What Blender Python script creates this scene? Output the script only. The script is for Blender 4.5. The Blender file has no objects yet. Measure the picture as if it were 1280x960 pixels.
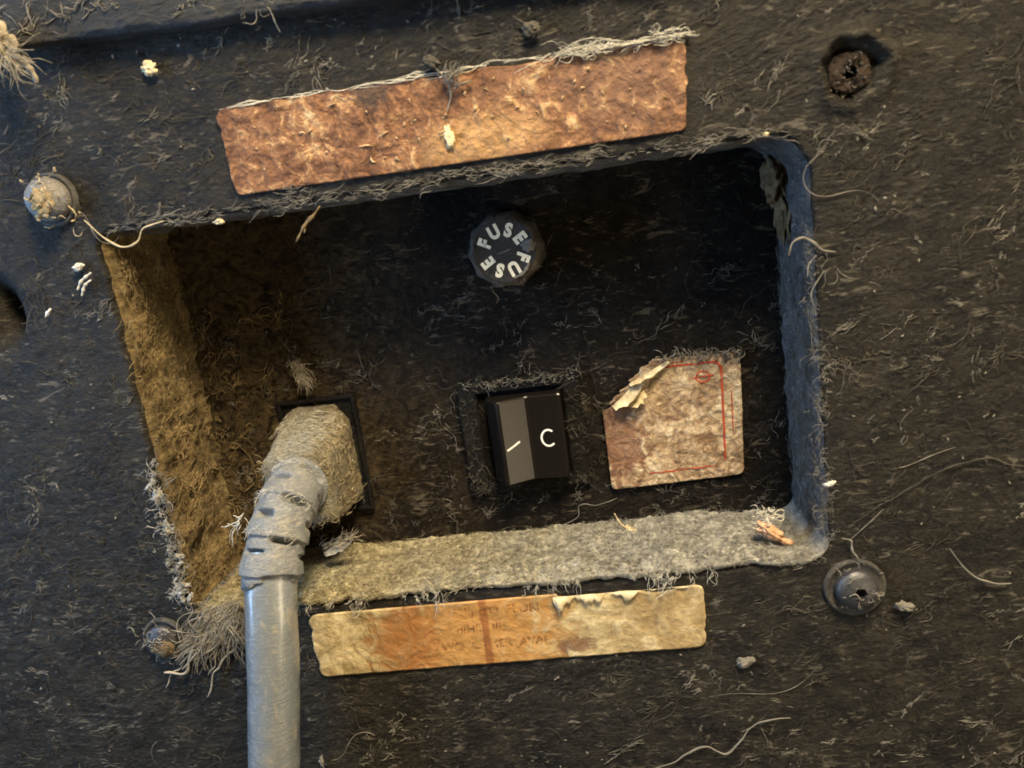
import bpy, math, random
import numpy as np
from mathutils import Matrix, Vector

# 1 Blender unit = 1 cm.  X right, Z up, the panel face is the plane y = 0, the viewer is on the -y side.
rng = np.random.default_rng(7)
random.seed(7)
scene = bpy.context.scene
scene.unit_settings.system = 'METRIC'
scene.unit_settings.scale_length = 0.01
COL = scene.collection

# ------------------------------------------------------------------ camera
F_PX = 945.0
CAM = np.array([8.89, -13.81, -0.863])
R_RIGHT = np.array([0.98774688, 0.07974061, -0.13415493])
R_DOWN = np.array([-0.11398181, -0.21857942, -0.9691394])
R_FWD = np.array([-0.10660327, 0.97255564, -0.20681216])
cd = bpy.data.cameras.new('camera')
cam = bpy.data.objects.new('camera', cd)
COL.objects.link(cam)
cd.sensor_width = 36.0
cd.lens = 36.0 * F_PX / 1280.0
cd.clip_start = 0.1
cd.clip_end = 500
m = Matrix.Identity(4)
for i in range(3):
    m[i][0] = R_RIGHT[i]; m[i][1] = -R_DOWN[i]; m[i][2] = -R_FWD[i]; m[i][3] = CAM[i]
cam.matrix_world = m
cd.dof.use_dof = True
cd.dof.focus_distance = 15.9
cd.dof.aperture_fstop = 0.2
scene.cycles.pixel_filter_type = 'BLACKMAN_HARRIS'
scene.cycles.filter_width = 1.7
scene.camera = cam

# ------------------------------------------------------------------ world and lamps
w = bpy.data.worlds.new('World'); scene.world = w; w.use_nodes = True
bg = w.node_tree.nodes['Background']
bg.inputs[0].default_value = (1.0, 0.84, 0.64, 1); bg.inputs[1].default_value = 0.075

def area(name, loc, target, size, size_y, energy, color):
    l = bpy.data.lights.new(name, 'AREA'); l.shape = 'RECTANGLE'
    l.size = size; l.size_y = size_y; l.energy = energy; l.color = color
    o = bpy.data.objects.new(name, l); COL.objects.link(o)
    o.location = loc
    o.rotation_euler = (Vector(target) - Vector(loc)).to_track_quat('-Z', 'Y').to_euler()
    return o
area('cool_window_light', (-15, -9.0, 0.5), (3, 0, -2.5), 6, 22, 3600, (0.34, 0.60, 1.0))
area('warm_room_light', (18, -19, 33), (7, 0, -4), 13, 12, 34000, (1.0, 0.81, 0.54))
area('warm_bounce_fill', (26, -17, -15), (3, 0, -9), 5, 12, 1500, (1.0, 0.80, 0.52))  # added fill, like room bounce, for the warm streak on the cord

scene.view_settings.view_transform = 'Standard'
scene.view_settings.look = 'None'
scene.view_settings.exposure = 0.58
scene.view_settings.gamma = 1.0

# ------------------------------------------------------------------ maths helpers
def at(px, py, y=0.0):
    """World point on the plane at depth y seen at photograph pixel (px, py)."""
    v = R_FWD + R_RIGHT * ((px - 640) / F_PX) + R_DOWN * ((py - 480) / F_PX)
    t = (y - CAM[1]) / v[1]
    return CAM + v * t

_perm = np.random.default_rng(3).permutation(256)
_grad = np.random.default_rng(4).normal(size=(256, 3))
_grad /= np.linalg.norm(_grad, axis=1)[:, None]
def perlin(P):
    P = np.asarray(P, float)
    i = np.floor(P).astype(int); f = P - i
    u = f * f * f * (f * (f * 6 - 15) + 10)
    out = 0
    for dx in (0, 1):
        for dy in (0, 1):
            for dz in (0, 1):
                h = _perm[(_perm[(_perm[(i[..., 0] + dx) & 255] + i[..., 1] + dy) & 255] + i[..., 2] + dz) & 255]
                g = _grad[h]
                d = g[..., 0] * (f[..., 0] - dx) + g[..., 1] * (f[..., 1] - dy) + g[..., 2] * (f[..., 2] - dz)
                wx = u[..., 0] if dx else 1 - u[..., 0]
                wy = u[..., 1] if dy else 1 - u[..., 1]
                wz = u[..., 2] if dz else 1 - u[..., 2]
                out = out + d * wx * wy * wz
    return out * 1.6
def fbm(P, scale=1.0, octs=4, gain=0.5):
    P = np.asarray(P, float) * scale
    a, s = 1.0, 0
    for k in range(octs):
        s = s + a * perlin(P + 17.3 * k); a *= gain; P = P * 2.03
    return s
def ridged(P, scale):
    return 1 - np.abs(perlin(np.asarray(P) * scale)) * 2

# ------------------------------------------------------------------ object helpers
def link(name, me, parent=None, loc=None):
    o = bpy.data.objects.new(name, me); COL.objects.link(o)
    if parent is not None: o.parent = parent
    if loc is not None: o.location = loc
    return o
def wloc(o):
    p = np.zeros(3)
    while o is not None:
        p += np.array(o.location); o = o.parent
    return p
def thing(name, label, cat, loc, group=None):
    o = link(name, None, None, tuple(map(float, loc)))
    o['label'] = label; o['category'] = cat
    o.empty_display_size = 0.3
    if group: o['group'] = group
    return o
def tag(o, label, cat, group=None):
    o['label'] = label; o['category'] = cat
    if group: o['group'] = group
    return o
def mesh(name, V, F, mat, parent=None, smooth=True, origin=None, kind=None, label=None):
    """World-space vertices -> one mesh object."""
    V = np.asarray(V, float)
    if parent is not None: base = wloc(parent)
    elif origin is not None: base = np.asarray(origin, float)
    else: base = np.zeros(3)
    me = bpy.data.meshes.new(name)
    if isinstance(F, np.ndarray):
        k = F.shape[1]
        me.vertices.add(len(V)); me.vertices.foreach_set('co', (V - base).astype(np.float32).ravel())
        me.loops.add(F.size); me.loops.foreach_set('vertex_index', F.astype(np.int32).ravel())
        me.polygons.add(len(F)); me.polygons.foreach_set('loop_start', np.arange(0, F.size, k, dtype=np.int32))
        me.polygons.foreach_set('loop_total', np.full(len(F), k, np.int32))
        me.update(calc_edges=True)
    else:
        me.from_pydata([tuple(v) for v in (V - base)], [], [tuple(int(i) for i in f) for f in F])
    me.polygons.foreach_set('use_smooth', [smooth] * len(me.polygons))
    me.materials.append(mat)
    o = link(name, me, parent, None if parent is not None else tuple(base))
    if kind: o['kind'] = kind
    if label: o['label'] = label
    return o
def grid_faces(nu, nv, closed_u=False, flip=False):
    """vertices indexed [j*nu + i], i<nu, j<nv"""
    iu = np.arange(nu if closed_u else nu - 1); jv = np.arange(nv - 1)
    I, J = np.meshgrid(iu, jv)
    I2 = (I + 1) % nu
    f = np.stack([J * nu + I, J * nu + I2, (J + 1) * nu + I2, (J + 1) * nu + I], -1).reshape(-1, 4)
    return f[:, ::-1].copy() if flip else f
def join(parts):
    V, F, n = [], [], 0
    for v, f in parts:
        V.append(np.asarray(v, float)); F.append(np.asarray(f) + n); n += len(v)
    return np.concatenate(V), np.concatenate(F)
def tube_arrays(paths, radii, sides=3, twist=None):
    """paths (N,S,3), radii (N,S) -> quads"""
    N, S, _ = paths.shape
    T = np.gradient(paths, axis=1)
    T /= np.linalg.norm(T, axis=2)[..., None] + 1e-9
    ref = np.tile(np.array([0.31, -0.9, 0.27]), (N, S, 1))
    A = np.cross(T, ref); A /= np.linalg.norm(A, axis=2)[..., None] + 1e-9
    B = np.cross(T, A)
    rings = []
    for k in range(sides):
        a = 2 * math.pi * k / sides
        rings.append(paths + radii[..., None] * (A * math.cos(a) + B * math.sin(a)))
    V = np.stack(rings, 2).reshape(-1, 3)
    n = np.arange(N)[:, None, None]; s = np.arange(S - 1)[None, :, None]; k = np.arange(sides)[None, None, :]
    k2 = (k + 1) % sides
    b = (n * S + s) * sides
    F = np.stack([b + k, b + k2, b + sides + k2, b + sides + k], -1).reshape(-1, 4)
    return V, F
def fibres(P0, U, V, Nn, L, r, curl=2.0, lift=0.05, seg=6, a0=None, flat=None, sides=3):
    P0 = np.asarray(P0, float); N = len(P0)
    U, V, Nn = (np.broadcast_to(np.asarray(x, float), (N, 3)) for x in (U, V, Nn))
    L = np.broadcast_to(L, N); r = np.broadcast_to(r, N)
    if a0 is None: a0 = rng.uniform(0, 2 * math.pi, N)
    k0 = rng.normal(0, curl, N)[:, None]; k1 = rng.normal(0, curl * 1.5, N)[:, None]
    t = np.linspace(0, 1, seg + 1)[None, :]
    ang = a0[:, None] + k0 * t + k1 * np.sin(t * 5 + rng.uniform(0, 6, N)[:, None])
    ds = (L / seg)[:, None]
    cx = np.cumsum(np.cos(ang) * ds, 1); cy = np.cumsum(np.sin(ang) * ds, 1)
    up = np.abs(rng.normal(0, lift, N))[:, None] * np.sin(math.pi * np.clip(t * rng.uniform(0.6, 1.1, N)[:, None], 0, 1)) + r[:, None] * 0.6
    P = P0[:, None, :] + cx[..., None] * U[:, None, :] + cy[..., None] * V[:, None, :] + up[..., None] * Nn[:, None, :]
    rad = r[:, None] * (0.35 + 0.9 * np.sin(math.pi * np.clip(t, 0.06, 0.94))) * (1 + 0.35 * np.sin(t * 19 + a0[:, None] * 9))
    return tube_arrays(P, rad, sides)
def bundles(C, U, V, Nn, k, L, r, curl=0.8, spread=0.05, asd=0.45, lift=0.03, a0=None, seg=6, sides=3):
    """wisps: each centre carries a handful of fine fibres running roughly the same way"""
    C = np.asarray(C, float); n = len(C)
    if a0 is None: a0 = rng.uniform(0, 2 * math.pi, n)
    kk = rng.integers(max(2, k // 3), int(k * 1.6) + 1, n); idx = np.repeat(np.arange(n), kk); N = len(idx)
    s = np.clip(rng.gamma(2.0, 0.5, n), 0.2, 2.2)[idx]
    U_, V_ = np.asarray(U, float), np.asarray(V, float)
    along = np.cos(a0[idx])[:, None] * U_ + np.sin(a0[idx])[:, None] * V_
    across = -np.sin(a0[idx])[:, None] * U_ + np.cos(a0[idx])[:, None] * V_
    sp = spread * s
    q = C[idx] + along * (rng.normal(0, 2.2, N) * sp)[:, None] + across * (rng.normal(0, 0.8, N) * sp)[:, None]
    return fibres(q, U, V, Nn, L * s * np.clip(rng.gamma(3, 0.33, N), 0, 2) + 0.03, rng.uniform(*r, N), curl, lift, seg=seg, a0=a0[idx] + rng.normal(0, asd, N) + math.pi * rng.integers(0, 2, N), sides=sides)
def strand(pts, r, wob=0.03, seg=8, sides=5, taper=True):
    """Smooth tube through given points."""
    pts = np.asarray(pts, float); n = len(pts)
    out = []
    for i in range(n - 1):
        p0 = pts[max(i - 1, 0)]; p1 = pts[i]; p2 = pts[i + 1]; p3 = pts[min(i + 2, n - 1)]
        for q in range(seg):
            t = q / seg
            out.append(0.5 * ((2 * p1) + (-p0 + p2) * t + (2 * p0 - 5 * p1 + 4 * p2 - p3) * t * t + (-p0 + 3 * p1 - 3 * p2 + p3) * t ** 3))
    out.append(pts[-1]); P = np.array(out)
    if wob: P = P + wob * np.stack([perlin(P * 3 + 5), perlin(P * 3 + 15) * 0.4, perlin(P * 3 + 35)], 1)
    t = np.linspace(0, 1, len(P))
    rad = r * ((0.45 + 0.55 * np.sin(math.pi * np.clip(t, 0.05, 0.95))) if taper else np.ones(len(P))) * (1 + 0.25 * np.sin(t * 23))
    return tube_arrays(P[None], rad[None], sides)
def blob(c, size, seed=0, rough=0.35, nu=14, nv=9, scale=2.2, axes=None):
    th = np.linspace(0, 2 * math.pi, nu, endpoint=False); ph = np.linspace(0.02, math.pi - 0.02, nv)
    T, Pp = np.meshgrid(th, ph)
    D = np.stack([np.cos(T) * np.sin(Pp), np.cos(Pp), np.sin(T) * np.sin(Pp)], -1).reshape(-1, 3)
    rr = 1 + rough * fbm(D + seed * 3.7, scale, 3)
    V = D * rr[:, None] * np.asarray(size)
    if axes is not None: V = V @ np.asarray(axes)
    return V + np.asarray(c), grid_faces(nu, nv, True)
def rotz_axes(deg):
    a = math.radians(deg)
    return [[math.cos(a), 0, math.sin(a)], [0, 1, 0], [-math.sin(a), 0, math.cos(a)]]
def revolve(profile, c, axis_y=-1, n=48, lobes=None):
    """profile: list of (r, h) with h measured towards the viewer (-y)."""
    th = np.linspace(0, 2 * math.pi, n, endpoint=False)
    V = []
    for (r, h) in profile:
        rr = r * (lobes(th, h, r) if lobes else np.ones(n))
        V.append(np.stack([c[0] + rr * np.cos(th), np.full(n, c[1] - h), c[2] + rr * np.sin(th)], -1))
    return np.concatenate(V), grid_faces(n, len(profile), True, flip=True)

# ------------------------------------------------------------------ materials
def M_new(name):
    mt = bpy.data.materials.new(name); mt.use_nodes = True
    nt = mt.node_tree; b = nt.nodes['Principled BSDF']
    return mt, nt, b
def n_noise(nt, co, scale, detail=6, rough=0.6, dist=0.0, vec=None):
    n = nt.nodes.new('ShaderNodeTexNoise'); n.inputs['Scale'].default_value = scale
    n.inputs['Detail'].default_value = detail; n.inputs['Roughness'].default_value = rough
    n.inputs['Distortion'].default_value = dist
    nt.links.new(co, n.inputs['Vector']); return n.outputs['Fac']
def n_ramp(nt, fac, stops):
    r = nt.nodes.new('ShaderNodeValToRGB')
    e = r.color_ramp.elements
    while len(e) < len(stops): e.new(0.5)
    for el, (p, c) in zip(e, stops):
        el.position = p; el.color = (*c, 1) if len(c) == 3 else c
    nt.links.new(fac, r.inputs[0]); return r.outputs[0]
def n_mix(nt, fac, a, b, mode='MIX'):
    x = nt.nodes.new('ShaderNodeMix'); x.data_type = 'RGBA'; x.blend_type = mode
    for s, v in ((x.inputs[0], fac), (x.inputs[6], a), (x.inputs[7], b)):
        if hasattr(v, 'is_linked'): nt.links.new(v, s)
        elif isinstance(v, (int, float)): s.default_value = v
        else: s.default_value = (*v, 1)
    return x.outputs[2]
def n_math(nt, op, a, b=None):
    x = nt.nodes.new('ShaderNodeMath'); x.operation = op
    for s, v in ((x.inputs[0], a), (x.inputs[1], b)):
        if v is None: continue
        if hasattr(v, 'is_linked'): nt.links.new(v, s)
        else: s.default_value = v
    return x.outputs[0]
def n_bump(nt, b, hs, dist=0.05, strength=1.0):
    prev = None
    for h, d in hs:
        x = nt.nodes.new('ShaderNodeBump'); x.inputs['Distance'].default_value = d
        x.inputs['Strength'].default_value = strength
        nt.links.new(h, x.inputs['Height'])
        if prev is not None: nt.links.new(prev, x.inputs['Normal'])
        prev = x.outputs[0]
    nt.links.new(prev, b.inputs['Normal'])
def coords(nt, stretch=(1, 1, 1), rot=(0, 0, 0)):
    g = nt.nodes.new('ShaderNodeTexCoord')
    mp = nt.nodes.new('ShaderNodeMapping'); mp.inputs['Scale'].default_value = stretch
    mp.inputs['Rotation'].default_value = rot
    nt.links.new(g.outputs['Object'], mp.inputs['Vector']); return mp.outputs[0]

def dusty(name, base, dust, lo=0.45, hi=0.7, rough=0.5, scale=1.2, bump=1.0, spec=0.5, wisp=0.0, dust2=None, region=None, wispcol=(0.24, 0.22, 0.18), stretch=2.6, wscale=1.0):
    mt, nt, b = M_new(name); co = coords(nt); co2 = coords(nt, (1, 1, stretch), (0, math.radians(-32), 0))
    n1 = n_noise(nt, co, scale, 8, 0.65, 0.6)
    n2 = n_noise(nt, co2, scale * 3.2, 8, 0.7, 1.4)
    n3 = n_noise(nt, co, scale * 14, 5, 0.7, 0.3)
    mix = n_math(nt, 'ADD', n_math(nt, 'MULTIPLY', n1, 0.35), n_math(nt, 'ADD', n_math(nt, 'MULTIPLY', n2, 0.42), n_math(nt, 'MULTIPLY', n3, 0.23)))
    mask = n_ramp(nt, mix, [(lo, (0, 0, 0)), (hi, (1, 1, 1))])
    d = dust
    if dust2 is not None:
        d = n_mix(nt, n_ramp(nt, n_noise(nt, co, scale * 0.7, 3), [(0.4, (0, 0, 0)), (0.62, (1, 1, 1))]), dust, dust2)
    c = n_mix(nt, mask, base, d)
    if wisp:                                              # flat smeared lint: short pale strokes lying in the grime
        for k, (rot, sc_) in enumerate(((-38, 1.0), (-15, 1.7), (55, 1.35))):
            cw = coords(nt, (1.0, 1.0, 3.4) if name != 'grey_pvc' else (2.5, 2.5, 0.4), (0, math.radians(rot if name != 'grey_pvc' else 0), 0))
            w1 = n_noise(nt, cw, 1.3 * sc_ * wscale, 3, 0.6, 1.6 + 0.5 * k)
            w2 = n_noise(nt, co, 0.9 + 0.5 * k, 4, 0.6)
            wm = n_ramp(nt, n_math(nt, 'MULTIPLY', w1, n_math(nt, 'ADD', w2, 0.5)), [(0.635, (0, 0, 0)), (0.76, (wisp,) * 3)])
            c = n_mix(nt, wm, c, wispcol)
    if region:                                            # caked dirt that thins out along X, with an uneven border
        x0, x1, rc_a, rc_b = region
        sx = nt.nodes.new('ShaderNodeSeparateXYZ'); g_ = nt.nodes.new('ShaderNodeTexCoord'); nt.links.new(g_.outputs['Object'], sx.inputs[0])
        e = n_math(nt, 'ADD', sx.outputs[0], n_math(nt, 'MULTIPLY', n_math(nt, 'SUBTRACT', n_noise(nt, co, 0.8, 5, 0.65), 0.5), 6.0))
        mr = nt.nodes.new('ShaderNodeMapRange'); mr.inputs['From Min'].default_value = x0; mr.inputs['From Max'].default_value = x1
        mr.inputs['To Min'].default_value = 1; mr.inputs['To Max'].default_value = 0; nt.links.new(e, mr.inputs[0])
        rc = n_mix(nt, n_ramp(nt, n2, [(0.38, (0, 0, 0)), (0.62, (1, 1, 1))]), rc_a, rc_b)
        c = n_mix(nt, mr.outputs[0], c, rc)
    nt.links.new(c, b.inputs['Base Color'])
    rr = nt.nodes.new('ShaderNodeMapRange'); rr.inputs['To Min'].default_value = rough; rr.inputs['To Max'].default_value = 0.95
    nt.links.new(mask, rr.inputs[0]); nt.links.new(rr.outputs[0], b.inputs['Roughness'])
    b.inputs['Specular IOR Level'].default_value = spec
    n_bump(nt, b, [(n2, 0.10 * bump), (n3, 0.022 * bump), (n_noise(nt, co, scale * 45, 3), 0.006 * bump)])
    return mt
def fuzz(name, c1, c2, rough=0.95, scale=5):
    mt, nt, b = M_new(name); co = coords(nt)
    nt.links.new(n_mix(nt, n_ramp(nt, n_noise(nt, co, scale, 5), [(0.35, (0, 0, 0)), (0.65, (1, 1, 1))]), c1, c2), b.inputs['Base Color'])
    b.inputs['Roughness'].default_value = rough; b.inputs['Specular IOR Level'].default_value = 0.2
    n_bump(nt, b, [(n_noise(nt, co, scale * 6, 4), 0.02)])
    return mt

MAT = {}
MAT['face'] = dusty('dusty_black_paint', (0.0085, 0.0078, 0.0065), (0.068, 0.059, 0.040), 0.45, 0.69, 0.42, 1.1, 1.9, 0.35, wisp=0.75, wispcol=(0.20, 0.18, 0.14))
MAT['upper'] = dusty('dusty_upper_panel', (0.006, 0.007, 0.008), (0.06, 0.06, 0.06), 0.42, 0.66, 0.45, 1.0, 1.0)
MAT['back'] = dusty('dusty_back_plate', (0.009, 0.0068, 0.005), (0.045, 0.037, 0.027), 0.47, 0.71, 0.5, 1.1, 1.9, spec=0.15, dust2=(0.05, 0.045, 0.04), wisp=0.8, wispcol=(0.15, 0.125, 0.09), stretch=1.2, region=(-6.6, -0.6, (0.014, 0.010, 0.005), (0.15, 0.105, 0.05)))
MAT['wall_left'] = dusty('caked_brown_dust', (0.07, 0.048, 0.018), (0.48, 0.34, 0.14), 0.41, 0.62, 0.85, 1.5, 2.2, wisp=0.8, wispcol=(0.42, 0.33, 0.17))
MAT['wall'] = dusty('dusty_recess_wall', (0.02, 0.022, 0.024), (0.34, 0.34, 0.33), 0.40, 0.58, 0.5, 2.2, 2.2, wisp=0.9, wscale=1.5, wispcol=(0.6, 0.6, 0.58))
MAT['mat'] = fuzz('grey_felted_dust', (0.36, 0.35, 0.29), (0.58, 0.56, 0.46))
def ledge_mat(name, k):
    mt = dusty(name, (0.20 * k, 0.195 * k, 0.165 * k), (0.70 * k, 0.68 * k, 0.60 * k), 0.38, 0.60, 0.95, 2.2, 1.3, 0.2, wisp=0.9, wscale=2.2, wispcol=(0.80 * k, 0.79 * k, 0.72 * k), region=(-3.5, 2.5, (0.26 * k, 0.215 * k, 0.11 * k), (0.76 * k, 0.66 * k, 0.40 * k)))
    return mt
MAT['mat'] = ledge_mat('grey_felted_dust', 1.0); MAT['mat_fib'] = ledge_mat('felt_fibres', 1.1)
MAT['fib_pale'] = fuzz('pale_lint', (0.46, 0.44, 0.37), (0.72, 0.69, 0.58))
MAT['fib_rim'] = fuzz('rim_lint', (0.20, 0.19, 0.16), (0.50, 0.48, 0.42), scale=4)
MAT['fib_grey'] = fuzz('grey_lint', (0.12, 0.115, 0.10), (0.26, 0.245, 0.21), scale=1.5)
MAT['fib_dim'] = fuzz('dim_lint', (0.045, 0.042, 0.036), (0.12, 0.11, 0.09), scale=1.5)
MAT['fib_brown'] = fuzz('brown_lint', (0.11, 0.08, 0.036), (0.38, 0.28, 0.14), scale=1.6)
MAT['fib_white'] = fuzz('white_lint', (0.6, 0.57, 0.5), (0.8, 0.77, 0.7))
MAT['tan_crust'] = fuzz('tan_crust', (0.10, 0.07, 0.038), (0.25, 0.18, 0.095), scale=4)

# ------------------------------------------------------------------ the panel with its sunk tray
W, H, D = 13.0, 7.91, 2.4          # recess
RAD = dict(tl=0.28, tr=0.75, br=0.5, bl=0.4)
def contour():
    """rounded rectangle, clockwise seen from the viewer starting mid top; returns points, side ids, outward normals"""
    pts, nor, side = [], [], []
    def line(a, b, n, s):
        L = math.dist(a, b); k = int(L / 0.055)
        for i in range(k):
            t = i / k; pts.append((a[0] + (b[0] - a[0]) * t, a[1] + (b[1] - a[1]) * t)); nor.append(n); side.append(s)
    def arc(c, r, a0, a1, s0, s1):
        k = 14
        for i in range(k):
            t = i / k; a = math.radians(a0 + (a1 - a0) * t)
            pts.append((c[0] + r * math.cos(a), c[1] + r * math.sin(a))); nor.append((math.cos(a), math.sin(a))); side.append(s0 if t < 0.5 else s1)
    tl, tr, br, bl = RAD['tl'], RAD['tr'], RAD['br'], RAD['bl']
    line((W / 2, 0), (W - tr, 0), (0, 1), 0)
    arc((W - tr, -tr), tr, 90, 0, 0, 1)
    line((W, -tr), (W, -H + br), (1, 0), 1)
    arc((W - br, -H + br), br, 0, -90, 1, 2)
    line((W - br, -H), (bl, -H), (0, -1), 2)
    arc((bl, -H + bl), bl, -90, -180, 2, 3)
    line((0, -H + bl), (0, -tl), (-1, 0), 3)
    arc((tl, -tl), tl, 180, 90, 3, 0)
    line((tl, 0), (W / 2, 0), (0, 1), 0)
    return np.array(pts), np.array(nor), np.array(side)
CP, CN, CS = contour()
NC = len(CP)

DENT = at(2, 392, 0)                                    # soft dent pressed in at the left edge of the frame
CR = at(1066, 88, 0)                                    # crater round the rusty screw
TOP_EDGE = (at(0, 63, -0.35), at(460, 0, -0.35))
def face_disp(P):
    """outward relief of the front face (towards -y)"""
    d = 0.045 * fbm(P, 0.55, 2) + 0.024 * fbm(P * np.array([1, 1, 1.5]), 1.9, 5, 0.62)
    x = P[:, 0] * 0.85 + P[:, 2] * 0.52; z = -P[:, 0] * 0.52 + P[:, 2] * 0.85
    Q = np.stack([x * 0.9, P[:, 1], z * 2.6], 1) + 0.5 * np.stack([perlin(P * 0.9), perlin(P * 0.9 + 9), perlin(P * 0.9 + 19)], 1)
    d = d + 0.024 * np.maximum(ridged(Q, 1.0) - 0.72, 0) * 3.0 * (0.5 + 0.5 * np.clip(fbm(P + 40, 0.6, 2) * 2, -1, 1))
    d = d + 0.016 * np.maximum(ridged(Q + 31, 2.6) - 0.66, 0) * 3.0
    r = np.hypot(P[:, 0] - CR[0], P[:, 2] - CR[2]); a = np.arctan2(P[:, 2] - CR[2], P[:, 0] - CR[0])
    rim = 0.56 + 0.03 * np.sin(3 * a + 1) + 0.025 * np.sin(7 * a)
    d = d + 0.11 * np.exp(-((r - rim) / 0.12) ** 2) - 0.21 / (1 + np.exp((r - rim + 0.13) / 0.05))
    rh = np.hypot((P[:, 0] - DENT[0]) / 0.45, (P[:, 2] - DENT[2]) / 0.85)
    d = d - 0.75 / (1 + np.exp((rh - 0.55) / 0.22)) 
    for (x0, x1, z0, z1) in STK:                          # smoother where the stickers are stuck on
        ins = np.minimum(np.minimum(P[:, 0] - x0 + 0.1, x1 + 0.1 - P[:, 0]), np.minimum(P[:, 2] - z0 + 0.1, z1 + 0.1 - P[:, 2]))
        d = d * (1 - 0.85 / (1 + np.exp(-ins / 0.05)))
    return d

STK = [(2.75, 11.1, 0.2, 1.85), (2.4, 10.6, -9.6, -8.1)]
panel = thing('equipment_panel', 'black painted equipment back panel caked in dust with a sunken rectangular tray', 'panel', (W / 2, 0, -H / 2))
# face: rings from the rim out to a big rectangle
BX0, BX1, BZ0, BZ1 = -15, 28, -25, 14
ctr = np.array([W / 2, -H / 2])
def outer(p):
    d = p - ctr
    s = np.minimum(np.where(d[:, 0] > 0, (BX1 - ctr[0]) / np.maximum(d[:, 0], 1e-6), (BX0 - ctr[0]) / np.minimum(d[:, 0], -1e-6)),
                   np.where(d[:, 1] > 0, (BZ1 - ctr[1]) / np.maximum(d[:, 1], 1e-6), (BZ0 - ctr[1]) / np.minimum(d[:, 1], -1e-6)))
    return ctr + d * s[:, None]
BEV = 0.11
rings = []
for k in range(5):
    a = k / 5 * math.pi / 2                              # rolled edge of the sheet
    rings.append((BEV * (1 - math.cos(a)) , BEV * (1 - math.sin(a)), None))
offs = list(np.linspace(BEV, 0.9, 14)); tt = np.linspace(0, 1, 240) ** 1.5
OUT = outer(CP)
V = []
wob = 0.035 * fbm(np.stack([CP[:, 0], np.zeros(NC), CP[:, 1]], 1), 1.3, 4)       # the rim is caked and uneven
wob_l = wob * np.where(CS == 3, 3.0, 1.0)
for o_, y_, _ in rings:
    p = CP + CN * (o_ + wob_l)[:, None] if np.ndim(o_) else CP + CN * (o_ + wob_l[:, None])
    V.append(np.stack([p[:, 0], np.full(NC, y_), p[:, 1]], 1))
INN = CP + CN * (BEV + wob_l[:, None])
for t in tt:
    p = INN * (1 - t) + OUT * t
    P = np.stack([p[:, 0], np.zeros(NC), p[:, 1]], 1)
    fade = min(1, t * 30)
    P[:, 1] = -face_disp(P) * fade
    V.append(P)
V = np.concatenate(V)
mesh('face_plate', V, grid_faces(NC, 5 + len(tt), True, flip=False), MAT['face'], panel)
# tray walls, one per side
for s, nm, mt, amp in ((0, 'tray_top_wall', 'wall', 0.03), (1, 'tray_right_wall', 'wall', 0.05), (2, 'tray_bottom_wall', 'wall', 0.03), (3, 'tray_left_wall', 'wall_left', 0.10)):
    idx = np.where(CS == s)[0]
    if s == 0:                                          # wraps round the start
        br_ = np.where(np.diff(idx) > 1)[0][0] + 1
        idx = np.concatenate([idx[br_:], idx[:br_]])
    idx = np.append(idx, (idx[-1] + 1) % NC)
    ys = np.linspace(BEV * 0.98, D + 0.02, 46)
    VV = []
    for y in ys:
        p = CP[idx] + CN[idx] * wob_l[idx][:, None]
        P = np.stack([p[:, 0], np.full(len(idx), y), p[:, 1]], 1)
        edge = min(1, (y - BEV) * 5)
        endf = np.minimum(1, np.minimum(np.arange(len(idx)), np.arange(len(idx))[::-1]) / 6)
        dd = -(amp * fbm(P, 1.4, 4, 0.6) + amp * 0.8) * edge * endf
        P[:, 0] += CN[idx, 0] * dd; P[:, 2] += CN[idx, 1] * dd
        VV.append(P)
    mesh(nm, np.concatenate(VV), grid_faces(len(idx), len(ys), False, flip=True), MAT[mt], panel)
# back plate
nx, nz = 230, 140
X, Z = np.meshgrid(np.linspace(-0.15, W + 0.15, nx), np.linspace(-H - 0.15, 0.15, nz))
P = np.stack([X.ravel(), np.full(X.size, D), Z.ravel()], 1)
P[:, 1] -= np.clip(0.03 * fbm(P, 0.9, 4, 0.55) + 0.02 * np.maximum(ridged(P, 1.5) - 0.7, 0), -0.05, 0.2)
mesh('tray_back_plate', P, grid_faces(nx, nz), MAT['back'], panel)

# upper panel overlapping the top of the photo
a_, b_ = TOP_EDGE
sl = (b_[2] - a_[2]) / (b_[0] - a_[0])
up = thing('upper_panel', 'separate dusty black panel overlapping the top of the frame with a shadow gap beneath', 'panel', (5, -0.3, a_[2] + 3))
nx, nz = 380, 90
X, T = np.meshgrid(np.linspace(-15, 28, nx), np.linspace(0, 1, nz) ** 1.5)
zb = a_[2] + sl * (X - a_[0]) + 0.05 * fbm(np.stack([X, X * 0, X * 0], -1), 0.9, 4)
rows = []
for k in range(4):
    a = k / 4 * math.pi / 2
    rows.append(np.stack([X[0], np.full(nx, 0.06 - (0.41 - 0.1 * (1 - math.sin(a))) if k else 0.06), zb[0] + 0.1 * (1 - math.cos(a))], 1))
P = np.stack([X.ravel(), X.ravel() * 0, (zb + 0.1 + T * (14 - zb)).ravel()], 1)
P[:, 1] = -0.35 - face_disp(P + np.array([50, 0, 33.0])) * 1.3
mesh('sheet', np.concatenate(rows + [P]), grid_faces(nx, nz + 4), MAT['upper'], up)

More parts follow.
